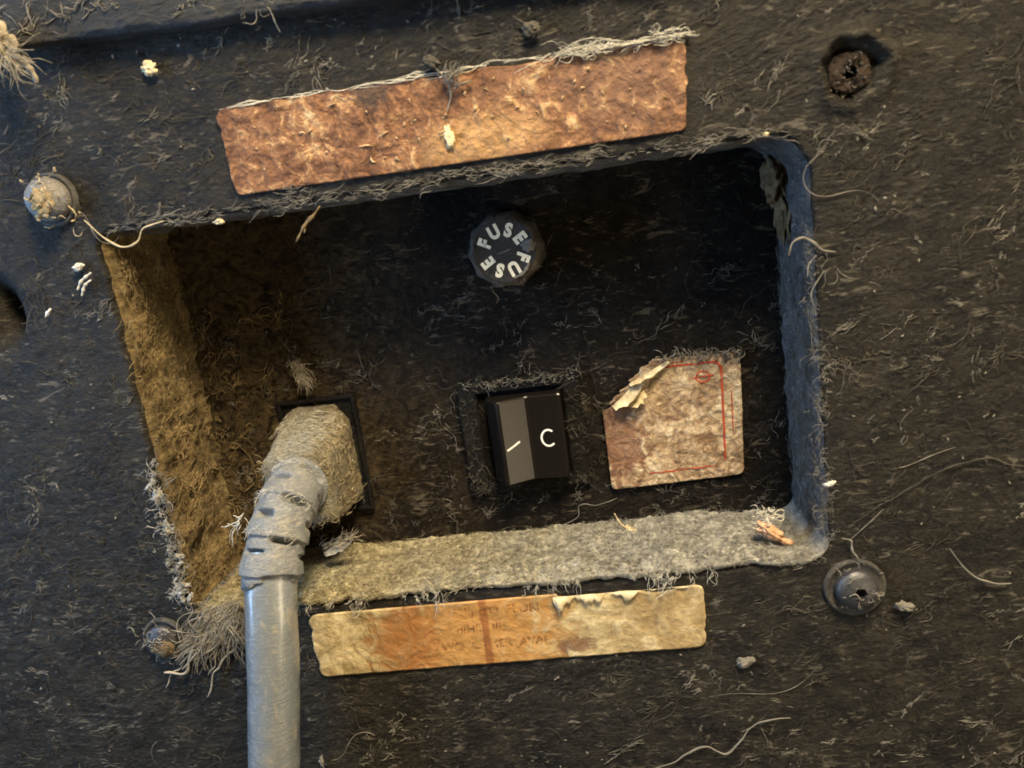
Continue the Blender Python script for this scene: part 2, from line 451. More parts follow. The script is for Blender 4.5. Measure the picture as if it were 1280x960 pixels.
# ------------------------------------------------------------------ dust on the panel (nobody could count it)
def on_plane(pts2, y):
    return np.stack([pts2[:, 0], np.full(len(pts2), y), pts2[:, 1]], 1)
def scatter_face(n, xr=(-6, 18.5), zr=(-14.5, 5), pad=0.12, clump=0.0):
    out = []
    while sum(map(len, out)) < n:
        p = np.stack([rng.uniform(*xr, 4 * n), rng.uniform(*zr, 4 * n)], 1)
        q = on_plane(p, 0)
        keep = ~((p[:, 0] > -pad) & (p[:, 0] < W + pad) & (p[:, 1] < pad) & (p[:, 1] > -H - pad))
        keep &= p[:, 1] < a_[2] + sl * (p[:, 0] - a_[0]) - 0.05
        keep &= np.hypot(p[:, 0] - CR[0], p[:, 1] - CR[2]) > 0.55
        keep &= np.hypot((p[:, 0] - DENT[0]) / 0.7, (p[:, 1] - DENT[2]) / 1.2) > 1
        if clump: keep &= fbm(q + 77, 0.55, 3) > rng.normal(clump, 0.25, len(p))
        for (x0, x1, z0, z1) in STK: keep &= ~((p[:, 0] > x0) & (p[:, 0] < x1) & (p[:, 1] > z0) & (p[:, 1] < z1))
        out.append(p[keep])
    p = np.concatenate(out)[:n]
    q = on_plane(p, 0); q[:, 1] = -face_disp(q) + 0.004
    return q
STK = [(2.75, 11.1, 0.2, 1.85), (2.4, 10.6, -9.6, -8.1)]
UX, UZ, NY = (1, 0, 0), (0, 0, 1), (0, -1, 0)
def ang(n, mean=35, sd=35):
    return np.radians(rng.normal(mean, sd, n)) + math.pi * rng.integers(0, 2, n)
n = 1500; fine = fibres(scatter_face(n, clump=0.05), UX, UZ, NY, rng.gamma(2.2, 0.13, n) + 0.08, rng.uniform(0.0025, 0.005, n), 1.4, 0.03, a0=ang(n, 30, 50))
mesh('fine_hairs', *fine, MAT['fib_dim'], panel, kind='stuff', label='fine dull hairs stuck to the face')
n = 330; p0 = scatter_face(n, clump=0.2)
mesh('lint_flecks', *bundles(p0, UX, UZ, NY, 12, 0.11, (0.003, 0.008), 0.4, 0.028, 0.16, 0.006, ang(n, 35, 35)), MAT['fib_grey'], panel, kind='stuff', label='short grey lint flecks on the face')
n = 650; p0 = scatter_face(n, clump=0.0)
mesh('dull_lint', *bundles(p0, UX, UZ, NY, 11, 0.17, (0.003, 0.008), 0.5, 0.045, 0.3, 0.006, ang(n, 30, 30)), MAT['fib_dim'], panel, kind='stuff')
n = 55; p0 = scatter_face(n, clump=0.1)
mesh('bright_lint_flecks', *bundles(p0, UX, UZ, NY, 12, 0.09, (0.004, 0.009), 0.3, 0.022, 0.10, 0.005, ang(n, 35, 35)), MAT['fib_grey'], panel, kind='stuff')
n = 11; p0 = scatter_face(n)
mesh('long_hairs', *fibres(p0, UX, UZ, NY, rng.uniform(1.0, 2.4, n), rng.uniform(0.004, 0.008, n), 1.0, 0.02, seg=22, a0=ang(n, 25, 25), sides=4), MAT['fib_grey'], panel, kind='stuff')
cr = [blob(q - np.array([0, 0.01, 0]), rng.uniform(0.010, 0.032) * np.array([1.3, 0.35, 0.8]), i, 0.5, 8, 6, axes=rotz_axes(rng.uniform(0, 180))) for i, q in enumerate(scatter_face(260, clump=0.1))]
mesh('grit_crumbs', *join(cr), MAT['fib_grey'], panel, kind='stuff', label='grit crumbs stuck to the face')
# upper panel dust
p = np.stack([rng.uniform(-5, 12, 260), np.full(260, -0.37), rng.uniform(2.6, 6.0, 260)], 1)
zlim = a_[2] + sl * (p[:, 0] - a_[0]) + 0.15
p = p[p[:, 2] > zlim]
p[:, 1] = -0.35 - face_disp(p * np.array([1, 0, 1]) + np.array([50, 0, 33.0])) * 1.3
mesh('lint_flecks', *bundles(p, UX, UZ, NY, 9, 0.2, (0.004, 0.012), 0.7, 0.04, 0.4, 0.015, ang(len(p), 15, 25)), MAT['fib_grey'], up, kind='stuff')

# back plate fibres
def scatter_back(n, x=(0.1, 12.9), z=(-7.7, -0.6)):
    return np.stack([rng.uniform(*x, n), np.full(n, D - 0.03), rng.uniform(*z, n)], 1)
n = 1300; q = scatter_back(n); q = q[(fbm(q + 5, 0.8, 3) + (-q[:, 2] - 4) * 0.12) > rng.normal(0, 0.25, n)]
mesh('back_fine_hairs', *fibres(q, UX, UZ, NY, rng.gamma(2.0, 0.14, len(q)) + 0.08, rng.uniform(0.0025, 0.005, len(q)), 1.0, 0.03, a0=ang(len(q), 35, 60)), MAT['fib_dim'], panel, kind='stuff')
n = 150; q = scatter_back(n, z=(-7.7, -2.0))
mesh('back_lint_flecks', *bundles(q, UX, UZ, NY, 10, 0.13, (0.0025, 0.006), 0.7, 0.035, 0.35, 0.02, ang(n, 40, 50)), MAT['fib_grey'], panel, kind='stuff')
n = 120; q = scatter_back(n, x=(0.1, 3.2), z=(-7.7, -1.8)); q = q[q[:, 0] < rng.gamma(2.2, 1.0, n)]
mesh('back_brown_lint', *bundles(q, UX, UZ, NY, 14, 0.20, (0.003, 0.007), 0.7, 0.05, 0.35, 0.03, ang(len(q), 40, 40)), MAT['fib_brown'], panel, kind='stuff')
# left wall: thick brown fuzz (normal +x)
n = 170; q = np.stack([np.full(n, 0.12), rng.uniform(0.1, 2.35, n), rng.uniform(-7.8, -0.3, n)], 1)
q[:, 0] += 0.10 * fbm(q, 1.4, 3)
mesh('left_wall_fuzz', *bundles(q, (0, 1, 0), UZ, (1, 0, 0), 14, 0.20, (0.003, 0.007), 0.7, 0.05, 0.35, 0.05, ang(n, 40, 40)), MAT['fib_brown'], panel, kind='stuff', label='thick brown fuzz on the left wall of the tray')
# right wall: greyish film of cobweb (normal -x)
n = 170; q = np.stack([np.full(n, W - 0.07), rng.uniform(0.1, 2.3, n), rng.uniform(-7.7, -1.8, n)], 1)
mesh('right_wall_cobweb', *bundles(q, (0, 1, 0), UZ, (-1, 0, 0), 10, 0.22, (0.002, 0.005), 1.3, 0.07, 0.7, 0.03), MAT['fib_grey'], panel, kind='stuff')
# ledge: thick grey felt
nx, ny = 420, 100
X, Y = np.meshgrid(np.linspace(0.25, W - 0.03, nx), np.linspace(-0.06, D, ny))
P = np.stack([X.ravel(), Y.ravel(), np.full(X.size, -H)], 1)
P[:, 1] += np.where(Y.ravel() < 0, 0.05 * fbm(P, 1.6, 4), 0)
def ledge_z(q):
    th = 0.15 + 0.07 * fbm(q * np.array([1, 1, 0]), 0.9, 3) + 0.06 * fbm(q * np.array([1, 1, 0]), 3.6, 5, 0.62)
    th = th * np.clip((q[:, 0] - 0.1) * 2, 0.2, 1) * np.clip((W - q[:, 0]) * 0.7, 0.12, 1) * np.clip((q[:, 1] + 0.22) * 3.2, 0.35, 1)
    xr_ = np.clip(q[:, 0] - (W - 0.5), 0, 0.495)          # follows the rounded corner of the tray
    return -H + (0.5 - np.sqrt(0.25 - xr_ ** 2)) + th + 0.02
P[:, 2] = ledge_z(P)
low = P.reshape(ny, nx, 3)[0].copy(); low[:, 2] = low[:, 2] - 0.09 + 0.05 * fbm(low, 2.0, 4); low[:, 1] += 0.03
low2 = low.copy(); low2[:, 1] = 0.14; low2[:, 2] += 0.03
mesh('ledge_dust', np.concatenate([low2, low, P]), grid_faces(nx, ny + 2), MAT['mat'], panel, kind='stuff', label='thick grey felt of dust on the ledge of the tray')
n = 2600; q = np.stack([rng.uniform(0.3, W - 0.3, n), rng.uniform(-0.06, D - 0.05, n), np.full(n, -H)], 1)
q[:, 2] = ledge_z(q) - 0.01
mesh('ledge_fuzz', *bundles(q, UX, (0, 1, 0), UZ, 10, 0.13, (0.002, 0.0055), 1.0, 0.04, 0.6, 0.04, seg=5), MAT['mat_fib'], panel, kind='stuff', label='pale curled lint on the ledge')
# fringe hanging over the ledge front
n = 90; q = np.stack([rng.uniform(2.3, 11, n), rng.uniform(-0.2, -0.1, n), rng.uniform(-H - 0.02, -H + 0.14, n)], 1)
q = q[fbm(q, 0.9, 3) > rng.normal(0.1, 0.2, n)]
mesh('ledge_fringe', *bundles(q, UX, UZ, NY, 12, 0.15, (0.002, 0.006), 0.4, 0.025, 0.2, 0.02, np.radians(rng.normal(80, 20, len(q)))), MAT['fib_pale'], panel, kind='stuff')
# white lint caked along the lower left rim
n = 130; t = rng.beta(2, 1.5, n); q = np.stack([-0.04 + rng.normal(0, 0.08, n), rng.uniform(-0.10, 0.10, n), -4.2 - 3.6 * t], 1)
mesh('left_rim_lint', *bundles(q, UX, UZ, NY, 8, 0.09, (0.003, 0.007), 0.5, 0.03, 0.3, 0.015, ang(n, 60, 30)), MAT['fib_rim'], panel, kind='stuff', label='pale lint caked along the lower left rim of the tray')
cake = []
for i in range(60):
    z = -4.5 - 3.1 * rng.beta(1.6, 1.1)
    if fbm(np.array([[0.0, 0.0, z]]), 1.7, 2)[0] < -0.12: continue
    cake.append(blob((-0.02 + rng.normal(0, 0.07), -0.03, z), rng.uniform(0.4, 1.1) * np.array([0.05, 0.045, 0.13]), i, 0.7, 24, 16, 1.8, axes=rotz_axes(rng.normal(-35, 35))))
mesh('left_rim_cake', *join(cake), MAT['fib_rim'], panel, kind='stuff')
# dust lying along the top rim, and along the other rims
n = 80; q = np.stack([rng.uniform(0.2, 12.4, n), rng.uniform(-0.10, 0.0, n), rng.normal(0.05, 0.05, n)], 1)
mesh('top_rim_lint', *bundles(q, UX, UZ, NY, 12, 0.13, (0.003, 0.007), 0.3, 0.04, 0.16, 0.01, ang(n, 3, 9)), MAT['fib_grey'], panel, kind='stuff')
n = 45; q = np.stack([W + rng.normal(0.02, 0.06, n), rng.uniform(-0.08, 0.1, n), rng.uniform(-7.6, -1.8, n)], 1)
mesh('right_rim_lint', *bundles(q, UX, UZ, NY, 10, 0.13, (0.002, 0.006), 0.9, 0.04, 0.4, 0.02, ang(n, 70, 40)), MAT['fib_grey'], panel, kind='stuff')
# flaking tan crust in the upper right corner of the tray
cv = [blob((W - 0.12, 1.95, -0.75), (0.22, 0.5, 0.45), 5, 0.5, 40, 26), blob((W - 0.06, 1.75, -1.35), (0.13, 0.42, 0.5), 8, 0.5, 40, 26)]
mesh('corner_crust', *join(cv), MAT['tan_crust'], panel, kind='stuff', label='tan crust of dirt in the upper right corner of the tray')

# ------------------------------------------------------------------ stickers
def paper(name, stops, scale, bump, rough=0.45, stain=None, spec=0.5, cavity=(0.05, 0.025, 0.012)):
    mt, nt, b = M_new(name); co = coords(nt)
    n1 = n_noise(nt, co, scale, 8, 0.62, 1.2); n2 = n_noise(nt, co, scale * 5, 6, 0.7, 0.8); n3 = n_noise(nt, co, scale * 0.35, 2, 0.5)
    mix = n_math(nt, 'ADD', n_math(nt, 'MULTIPLY', n1, 0.55), n_math(nt, 'ADD', n_math(nt, 'MULTIPLY', n2, 0.25), n_math(nt, 'MULTIPLY', n3, 0.2)))
    c = n_ramp(nt, mix, stops)
    if stain:
        for (cx, cz, rx, rz, col, amt) in stain:
            g = nt.nodes.new('ShaderNodeTexCoord'); mp = nt.nodes.new('ShaderNodeMapping'); mp.vector_type = 'TEXTURE'
            mp.inputs['Location'].default_value = (cx, 0, cz); mp.inputs['Scale'].default_value = (rx, 1000, rz)
            nt.links.new(g.outputs['Object'], mp.inputs['Vector'])
            ln = nt.nodes.new('ShaderNodeVectorMath'); ln.operation = 'LENGTH'; nt.links.new(mp.outputs[0], ln.inputs[0])
            e = n_math(nt, 'ADD', ln.outputs['Value'], n_math(nt, 'MULTIPLY', n_math(nt, 'SUBTRACT', n1, 0.5), 1.6))
            mk = n_ramp(nt, e, [(0.55, (amt,) * 3), (1.0, (0, 0, 0))])
            c = n_mix(nt, mk, c, col)
    dk = n_ramp(nt, n_noise(nt, co, scale * 2.3, 7, 0.75, 2.0), [(0.28, (0.6, 0.6, 0.6)), (0.44, (0, 0, 0))])
    c = n_mix(nt, dk, c, cavity)
    nt.links.new(c, b.inputs['Base Color']); b.inputs['Roughness'].default_value = rough
    b.inputs['Specular IOR Level'].default_value = spec
    n_bump(nt, b, [(n1, 0.10 * bump), (n2, 0.03 * bump)])
    return mt
class Sheet:
    """A sticker: bilinear patch between four world corners (tl,tr,br,bl) with rounded corners, torn edges and crumpled relief."""
    def __init__(s, c, rc=0.12, relief=0.03, torn=None, left=None, right=None, top=None, lift=0.03, seed=0, rs=2.2):
        s.c = [np.array(x, float) for x in c]; s.rc = rc; s.relief = relief; s.left = left; s.right = right; s.top = top; s.lift = lift; s.seed = seed; s.rs = rs
        s.w = np.linalg.norm(s.c[1] - s.c[0]); s.h = np.linalg.norm(s.c[3] - s.c[0])
    def pt(s, u, v, extra=0.0):
        u = np.asarray(u, float)[..., None]; v = np.asarray(v, float)[..., None]
        P = (s.c[0] * (1 - u) + s.c[1] * u) * (1 - v) + (s.c[3] * (1 - u) + s.c[2] * u) * v
        Q = P.reshape(-1, 3).copy() + s.seed
        d = s.relief * fbm(Q, s.rs, 4, 0.6) + s.relief * 0.9 * np.maximum(ridged(Q, s.rs * 1.3) - 0.6, 0)
        P = P.copy(); P[..., 1] -= s.lift + d.reshape(P.shape[:-1]) + extra
        return P
    def build(s, name, mat, parent, nu, nv):
        v = np.linspace(0, 1, nv)
        rows = []
        for vv in v:
            dv = min(vv, 1 - vv) * s.h
            inset = (s.rc - math.sqrt(max(0, s.rc ** 2 - (s.rc - dv) ** 2))) / s.w if dv < s.rc else 0
            jag = 0.010 * np.array([perlin(np.array([vv * 9 + s.seed, k, 3.3])) for k in (0.5, 7.5)])
            u0 = inset + jag[0] * 0.5; u1 = 1 - inset + jag[1] * 0.5
            if s.left: u0 = max(u0, s.left(vv))
            if s.right: u1 = min(u1, s.right(vv))
            uu = np.linspace(u0, u1, nu)
            ve = np.full(nu, vv)
            if s.top is not None: t = np.array([s.top(x) for x in uu]); ve = t + (1 - t) * vv
            rows.append(s.pt(uu, ve))
        G = np.array(rows)
        # skirt down to the surface
        S = np.zeros((nv + 2, nu + 2, 3)); S[1:-1, 1:-1] = G
        S[0, 1:-1] = G[0]; S[-1, 1:-1] = G[-1]; S[1:-1, 0] = G[:, 0]; S[1:-1, -1] = G[:, -1]
        S[0, 0] = G[0, 0]; S[0, -1] = G[0, -1]; S[-1, 0] = G[-1, 0]; S[-1, -1] = G[-1, -1]
        for sl_ in (np.s_[0, :], np.s_[-1, :], np.s_[:, 0], np.s_[:, -1]): S[sl_][..., 1] = s.c[0][1] + 0.06
        return mesh(name, S.reshape(-1, 3), grid_faces(nu + 2, nv + 2, flip=True), mat, parent)

def y_at(px, py, y, dy=0): 
    return at(px, py, y)
def flap(pa, pb, width, turns, y, seed, n=26, k=9):
    pa, pb = np.array(pa), np.array(pb); d = pb - pa; L = np.linalg.norm(d); d /= L
    sd = np.array([-d[2], 0, d[0]]); rows_ = []
    for j in range(k):
        a = j / (k - 1) * turns
        t = np.linspace(0, 1, n)
        ww = width * (0.55 + 0.45 * np.sin(t * 3.1)) * (1 + 0.35 * fbm(np.stack([t * 4 + seed, t * 0, t * 0], 1), 1, 3))
        P = pa + d * (t * L)[:, None] - sd * (ww * math.sin(a))[:, None]
        P[:, 1] -= ww * (1 - math.cos(a)) * 0.8
        rows_.append(P)
    return np.concatenate(rows_), grid_faces(n, k)
# top sticker
T1 = [(2.80, -0.02, 1.80), (11.05, -0.02, 1.78), (10.98, -0.02, 0.27), (2.82, -0.02, 0.29)]
st1 = thing('copper_sticker', 'long copper brown crumpled sticker on the face above the fuse tray', 'sticker', (6.9, -0.02, 1.05))
MAT['copper'] = paper('aged_copper_label', [(0.37, (0.06, 0.027, 0.014)), (0.46, (0.17, 0.08, 0.04)), (0.53, (0.29, 0.145, 0.072)), (0.58, (0.46, 0.275, 0.135)), (0.64, (0.76, 0.57, 0.32))], 3.0, 0.8, 0.6, spec=0.25,
                      stain=[(2.2, 0.35, 2.2, 0.7, (0.24, 0.13, 0.08), 0.35), (3.2, 0.1, 1.3, 1.2, (0.19, 0.115, 0.08), 0.45), (0.6, -0.4, 1.3, 0.5, (0.60, 0.38, 0.17), 0.5), (-1.3, 0.62, 0.45, 0.3, (0.09, 0.06, 0.045), 0.85)])
sh1 = Sheet(T1, 0.16, 0.024, seed=3.0, rs=3.2, top=lambda u: 0.0 if u < 0.42 else 0.02 + 0.015 * math.sin(u * 40))
sh1.build('label_film', MAT['copper'], st1, 330, 62)
# ragged dust along its torn top edge
n = 26; t = rng.beta(1.1, 1.0, n); q = np.stack([8.9 + 2.2 * t, np.full(n, -0.10), 1.80 + rng.normal(0.0, 0.03, n)], 1)
mesh('torn_edge', *flap((8.9, -0.06, 1.80), (11.15, -0.06, 1.83), 0.07, 2.0, 0, 3, 60), MAT['fib_rim'], st1)
mesh('torn_edge_lint', *bundles(q, UX, UZ, NY, 12, 0.14, (0.003, 0.007), 0.4, 0.03, 0.14, 0.015, ang(n, 3, 6)), MAT['fib_pale'], st1, kind='stuff')
n = 60; q = np.stack([rng.uniform(3.25, 9, n), np.full(n, -0.055), 1.81 + rng.normal(0.0, 0.006, n)], 1)
mesh('edge_lint', *fibres(q, UX, UZ, NY, rng.gamma(2.0, 0.12, n) + 0.1, rng.uniform(0.004, 0.010, n), 0.12, 0.005, a0=ang(n, 0, 1.5), sides=4), MAT['fib_pale'], st1, kind='stuff')
n = 60; uu_, vv_ = rng.uniform(0.02, 0.98, n), rng.uniform(0.05, 0.95, n); q = sh1.pt(uu_, vv_, 0.0)
MAT['gold_flake'] = fuzz('gold_brown_flakes', (0.42, 0.26, 0.13), (0.75, 0.55, 0.33), 0.5)
mesh('curled_flakes', *fibres(q, UX, UZ, NY, rng.gamma(2.0, 0.04, n) + 0.04, rng.uniform(0.006, 0.018, n), 1.4, 0.008, a0=ang(n, 40, 45), sides=4), MAT['gold_flake'], st1, kind='stuff')
mesh('pale_chip', *blob(at(562, 172, -0.08), (0.085, 0.03, 0.17), 4, 0.55, 30, 18, 1.8, axes=rotz_axes(12)), fuzz('cream_chip', (0.75, 0.6, 0.35), (0.85, 0.72, 0.48), 0.6), st1)
# bottom sticker
T2 = [at(385, 769, -0.02), at(881, 727, -0.02), at(882, 807, -0.02), at(402, 845, -0.02)]
st2 = thing('yellow_sticker', 'long yellow tan sticker with orange rust stain and faded print below the tray', 'sticker', tuple((T2[0] + T2[2]) / 2))
MAT['yellow'] = paper('yellowed_label', [(0.33, (0.17, 0.12, 0.055)), (0.46, (0.36, 0.27, 0.13)), (0.55, (0.54, 0.43, 0.23)), (0.66, (0.76, 0.66, 0.42))], 2.2, 0.5, 0.5, cavity=(0.20, 0.11, 0.04),
                      stain=[(-0.55, -0.1, 2.3, 1.4, (0.52, 0.25, 0.06), 0.8), (-2.05, -0.1, 0.85, 1.2, (0.30, 0.11, 0.03), 0.6), (-0.35, 0, 0.10, 3.0, (0.26, 0.09, 0.025), 0.8), (1.45, -0.45, 0.5, 0.22, (0.16, 0.08, 0.05), 0.75), (3.3, 0.0, 1.2, 1.2, (0.40, 0.27, 0.12), 0.35)])
sh2 = Sheet(T2, 0.18, 0.016, seed=9.0, rs=2.2, top=lambda u: 0.0 if u < 0.64 else 0.07 + 0.03 * math.sin(u * 37))
sh2.build('label_film', MAT['yellow'], st2, 260, 50)
def worn(name, col, lo, hi, scale=9):
    mt, nt, b = M_new(name); co = coords(nt)
    nt.links.new(n_ramp(nt, n_noise(nt, co, scale, 5, 0.7), [(lo, (0, 0, 0)), (hi, (1, 1, 1))]), b.inputs['Alpha'])
    b.inputs['Base Color'].default_value = (*col, 1); b.inputs['Roughness'].default_value = 0.6
    return mt
MAT['ink'] = worn('faded_brown_ink', (0.24, 0.10, 0.035), 0.42, 0.66)
MAT['red'] = worn('worn_red_ink', (0.42, 0.055, 0.02), 0.30, 0.46)
def text_mesh(s, size, bold=0.0, res=3):
    c = bpy.data.curves.new('txt', 'FONT'); c.body = s; c.size = size; c.offset = bold; c.resolution_u = res
    c.align_x = 'CENTER'; c.align_y = 'CENTER'
    o = bpy.data.objects.new('txt', c); COL.objects.link(o)
    dg = bpy.context.evaluated_depsgraph_get()
    me = o.evaluated_get(dg).to_mesh()
    V = np.array([v.co[:] for v in me.vertices]); F = [list(p.vertices) for p in me.polygons]
    o.evaluated_get(dg).to_mesh_clear()
    bpy.data.objects.remove(o); bpy.data.curves.remove(c)
    return V, F
for s_, uc, vc, sz in (('IIJ  TO  FLORI', 0.50, 0.15, 0.26), ('BIHIII  IIL', 0.44, 0.42, 0.26), ('WO  OTHER  AVAI', 0.47, 0.68, 0.26)):
    Vt, Ft = text_mesh(s_, sz, 0.004)
    uu = uc + Vt[:, 0] / sh2.w; vv = vc - Vt[:, 1] / sh2.h
    mesh('print_line', sh2.pt(uu, vv, 0.010), Ft, MAT['ink'], st2, smooth=False, kind='stuff')
# curled strip torn from the top edge of the yellow sticker
uu = np.linspace(0.63, 0.96, 50); strip = []
for k in range(7):
    a = k / 6 * 2.6
    wv = np.clip(0.11 + 0.26 * fbm(np.stack([uu * 14, uu * 0, uu * 0 + 2], 1), 1.0, 4, 0.7), 0.02, 0.4) * np.clip(1.25 - (uu - 0.63) * 3.2, 0.15, 1)
    base = sh2.pt(uu, np.full(50, 0.06), 0.0)
    base[:, 2] += -0.5 * wv * (1 - math.cos(a)) + 0.05; base[:, 1] -= 0.02 + 0.35 * wv * math.sin(a)
    strip.append(base)
MAT['cream'] = fuzz('cream_paper_back', (0.45, 0.34, 0.18), (0.80, 0.70, 0.46), 0.6, 5)
mesh('curled_edge', np.concatenate(strip), grid_faces(50, 7), MAT['cream'], st2)
# small square sticker inside the tray
ys = D - 0.07
T3 = [at(746, 455, ys), at(925, 441, ys), at(930, 592, ys), at(765, 612, ys)]
st3 = thing('peeling_square_sticker', 'square tan sticker with worn red border and peeled corner beside the switch', 'sticker', tuple((T3[0] + T3[2]) / 2))
MAT['tan'] = paper('grimy_tan_label', [(0.36, (0.10, 0.058, 0.030)), (0.46, (0.29, 0.19, 0.105)), (0.54, (0.50, 0.38, 0.235)), (0.63, (0.76, 0.65, 0.46))], 3.2, 0.75, 0.55,
                   stain=[(-1.15, -0.45, 0.7, 1.0, (0.19, 0.085, 0.045), 0.8), (-1.2, 0.3, 0.55, 0.4, (0.10, 0.045, 0.025), 0.7), (0.75, -0.5, 0.5, 0.16, (0.20, 0.11, 0.05), 0.8), (0.0, 0.02, 0.28, 0.10, (0.18, 0.10, 0.05), 0.7)], cavity=(0.14, 0.075, 0.035))
def cut(v):
    j = 0.05 * perlin(np.array([v * 16, 0.3, 0.7])) + 0.03 * perlin(np.array([v * 45, 5.3, 0.7]))
    return 0.37 * (1 - v / 0.36) ** 0.85 + j if v < 0.36 else 0.0
sh3 = Sheet(T3, 0.16, 0.028, seed=15.0, rs=3.2, lift=0.02, left=lambda v: max(0.0, cut(v)))
sh3.build('label_film', MAT['tan'], st3, 110, 110)
def ribbon(sheet, uv, wd, extra=0.012):
    uv = np.array(uv, float); out = []
    for i in range(len(uv) - 1):
        for t in np.linspace(0, 1, 24, endpoint=False): out.append(uv[i] * (1 - t) + uv[i + 1] * t)
    out.append(uv[-1]); uv = np.array(out)
    M_ = np.array([sheet.w, sheet.h]); d = np.gradient(uv * M_, axis=0); d /= np.linalg.norm(d, axis=1)[:, None]
    nn = np.stack([-d[:, 1], d[:, 0]], 1) / M_ * wd
    a = sheet.pt(uv[:, 0] + nn[:, 0], uv[:, 1] + nn[:, 1], extra); b = sheet.pt(uv[:, 0] - nn[:, 0], uv[:, 1] - nn[:, 1], extra)
    return np.concatenate([a, b]), grid_faces(len(uv), 2)
border = [ribbon(sh3, [(0.42, 0.065), (0.83, 0.05), (0.865, 0.10), (0.865, 0.86)], 0.022), ribbon(sh3, [(0.44, 0.035), (0.60, 0.03)], 0.012), ribbon(sh3, [(0.80, 0.90), (0.30, 0.90)], 0.014), ribbon(sh3, [(0.93, 0.30), (0.93, 0.62)], 0.012)]
mesh('red_border', *join(border), MAT['red'], st3)
def ring(sheet, uc, vc, ru, wd, ry=1.0):
    a = np.linspace(0, 2 * math.pi, 40)
    return ribbon(sheet, [(uc + ru / sheet.w * math.cos(t), vc + ru * ry / sheet.h * math.sin(t)) for t in a], wd)
mesh('red_circle_mark', *join([ring(sh3, 0.735, 0.165, 0.15, 0.016, 0.8), ribbon(sh3, [(0.66, 0.17), (0.81, 0.155)], 0.014)]), MAT['red'], st3)
mesh('brown_circle_mark', *join([ring(sh3, 0.755, 0.74, 0.15, 0.014), ring(sh3, 0.755, 0.74, 0.06, 0.012)]), MAT['ink'], st3)
# its peeled corner: curled paper showing the pale back
mesh('peeled_corner', *join([flap(at(765, 508, ys - 0.05), at(800, 474, ys - 0.05), 0.20, 2.2, 0, 2), flap(at(786, 480, ys - 0.06), at(835, 450, ys - 0.05), 0.12, 2.4, 0, 8), flap(at(780, 500, ys - 0.05), at(805, 488, ys - 0.1), 0.22, 1.6, 0, 6)]), MAT['cream'], st3)
n = 150; t = rng.uniform(0, 1, n)
e1, e2 = at(825, 447, ys - 0.04), at(928, 440, ys - 0.04)
q = e1 + (e2 - e1) * t[:, None] + rng.normal(0, 0.02, (n, 3))
mesh('edge_fuzz', *fibres(q, UX, UZ, NY, rng.gamma(2.0, 0.07, n) + 0.05, rng.uniform(0.004, 0.011, n), 1.8, 0.06), MAT['fib_grey'], st3, kind='stuff')

# ------------------------------------------------------------------ fuse holder
MAT['bakelite'] = dusty('grimy_black_plastic', (0.016, 0.013, 0.010), (0.11, 0.09, 0.06), 0.52, 0.72, 0.30, 3.0, 0.35)
MAT['cap_side'] = dusty('dusty_cap_side', (0.03, 0.027, 0.022), (0.20, 0.17, 0.125), 0.44, 0.60, 0.32, 3.0, 0.6)
MAT['letters'] = worn('cream_letters', (0.90, 0.87, 0.70), 0.26, 0.42, 6)
fc = at(630, 313, 1.15)
fuse = thing('fuse_holder', 'round black fuse holder cap with cream FUSE lettering twice', 'fuse holder', (fc[0], D, fc[2]))
c0 = (fc[0], D, fc[2]); FS = 1.07
hexl = lambda th, h, r: 1.0 / np.cos(((th + 0.3) % (math.pi / 3)) - math.pi / 6) ** 0.8 * 0.94
mesh('hex_collar', *revolve([(0.0, 0.0), (0.74, 0.0), (0.74, 0.32), (0.70, 0.38), (0.45, 0.38)], c0, n=72, lobes=lambda th, h, r: hexl(th, h, r) * FS), MAT['bakelite'], fuse)
flute = lambda th, h, r: FS * (1 + (0.05 * np.clip(np.cos(th * 10), -0.3, 1) if r > 0.5 and h < 1.2 else 0))
mesh('cap', *revolve([(0.66, 0.36), (0.69, 0.42), (0.68, 0.9), (0.66, 1.13), (0.62, 1.22), (0.575, 1.25)], c0, n=120, lobes=flute), MAT['cap_side'], fuse)
mesh('cap_face', *revolve([(0.585, 1.252), (0.55, 1.258), (0.53, 1.245), (0.30, 1.245), (0.001, 1.245)], c0, n=72, lobes=lambda th, h, r: np.full(len(th), FS)), MAT['bakelite'], fuse)
for base_a, w_ in ((0, 'FUSE'), (180, 'FUSE')):
    for ch, ad in zip(w_, (153, 112, 70, 30)):
        a = math.radians(ad + base_a); Vt, Ft = text_mesh(ch, 0.35, 0.02)
        ctrc = (Vt.max(0) + Vt.min(0)) / 2; Vt = Vt - ctrc; Vt[:, 0] *= 0.88
        ca, sa = math.cos(a - math.pi / 2), math.sin(a - math.pi / 2)
        x = Vt[:, 0] * ca - Vt[:, 1] * sa + 0.40 * math.cos(a); z = Vt[:, 0] * sa + Vt[:, 1] * ca + 0.40 * math.sin(a)
        Vw = np.stack([fc[0] + x, np.full(len(x), D - 1.2575), fc[2] + z], 1)
        mesh('letter', Vw, Ft, MAT['letters'], fuse, smooth=False)
mesh('dust_smear', *blob((fc[0] + 0.50, D - 1.26, fc[2] + 0.04), (0.13, 0.035, 0.11), 3, 0.6, 30, 18, 1.8), MAT['fib_grey'], fuse)
mesh('dust_smear', *strand([(fc[0] - 0.03 + 0.13 * t, D - 1.255, fc[2] + 0.04 * t) for t in (-1, 0, 1)], 0.016), MAT['fib_grey'], fuse)
mesh('dust_smear', *strand([(fc[0] + 0.12, D - 1.26, fc[2] - 0.56), (fc[0] + 0.36, D - 1.27, fc[2] - 0.46), (fc[0] + 0.46, D - 1.25, fc[2] - 0.30)], 0.04), MAT['fib_grey'], fuse)
n = 160; th = rng.uniform(0, 2 * math.pi, n)
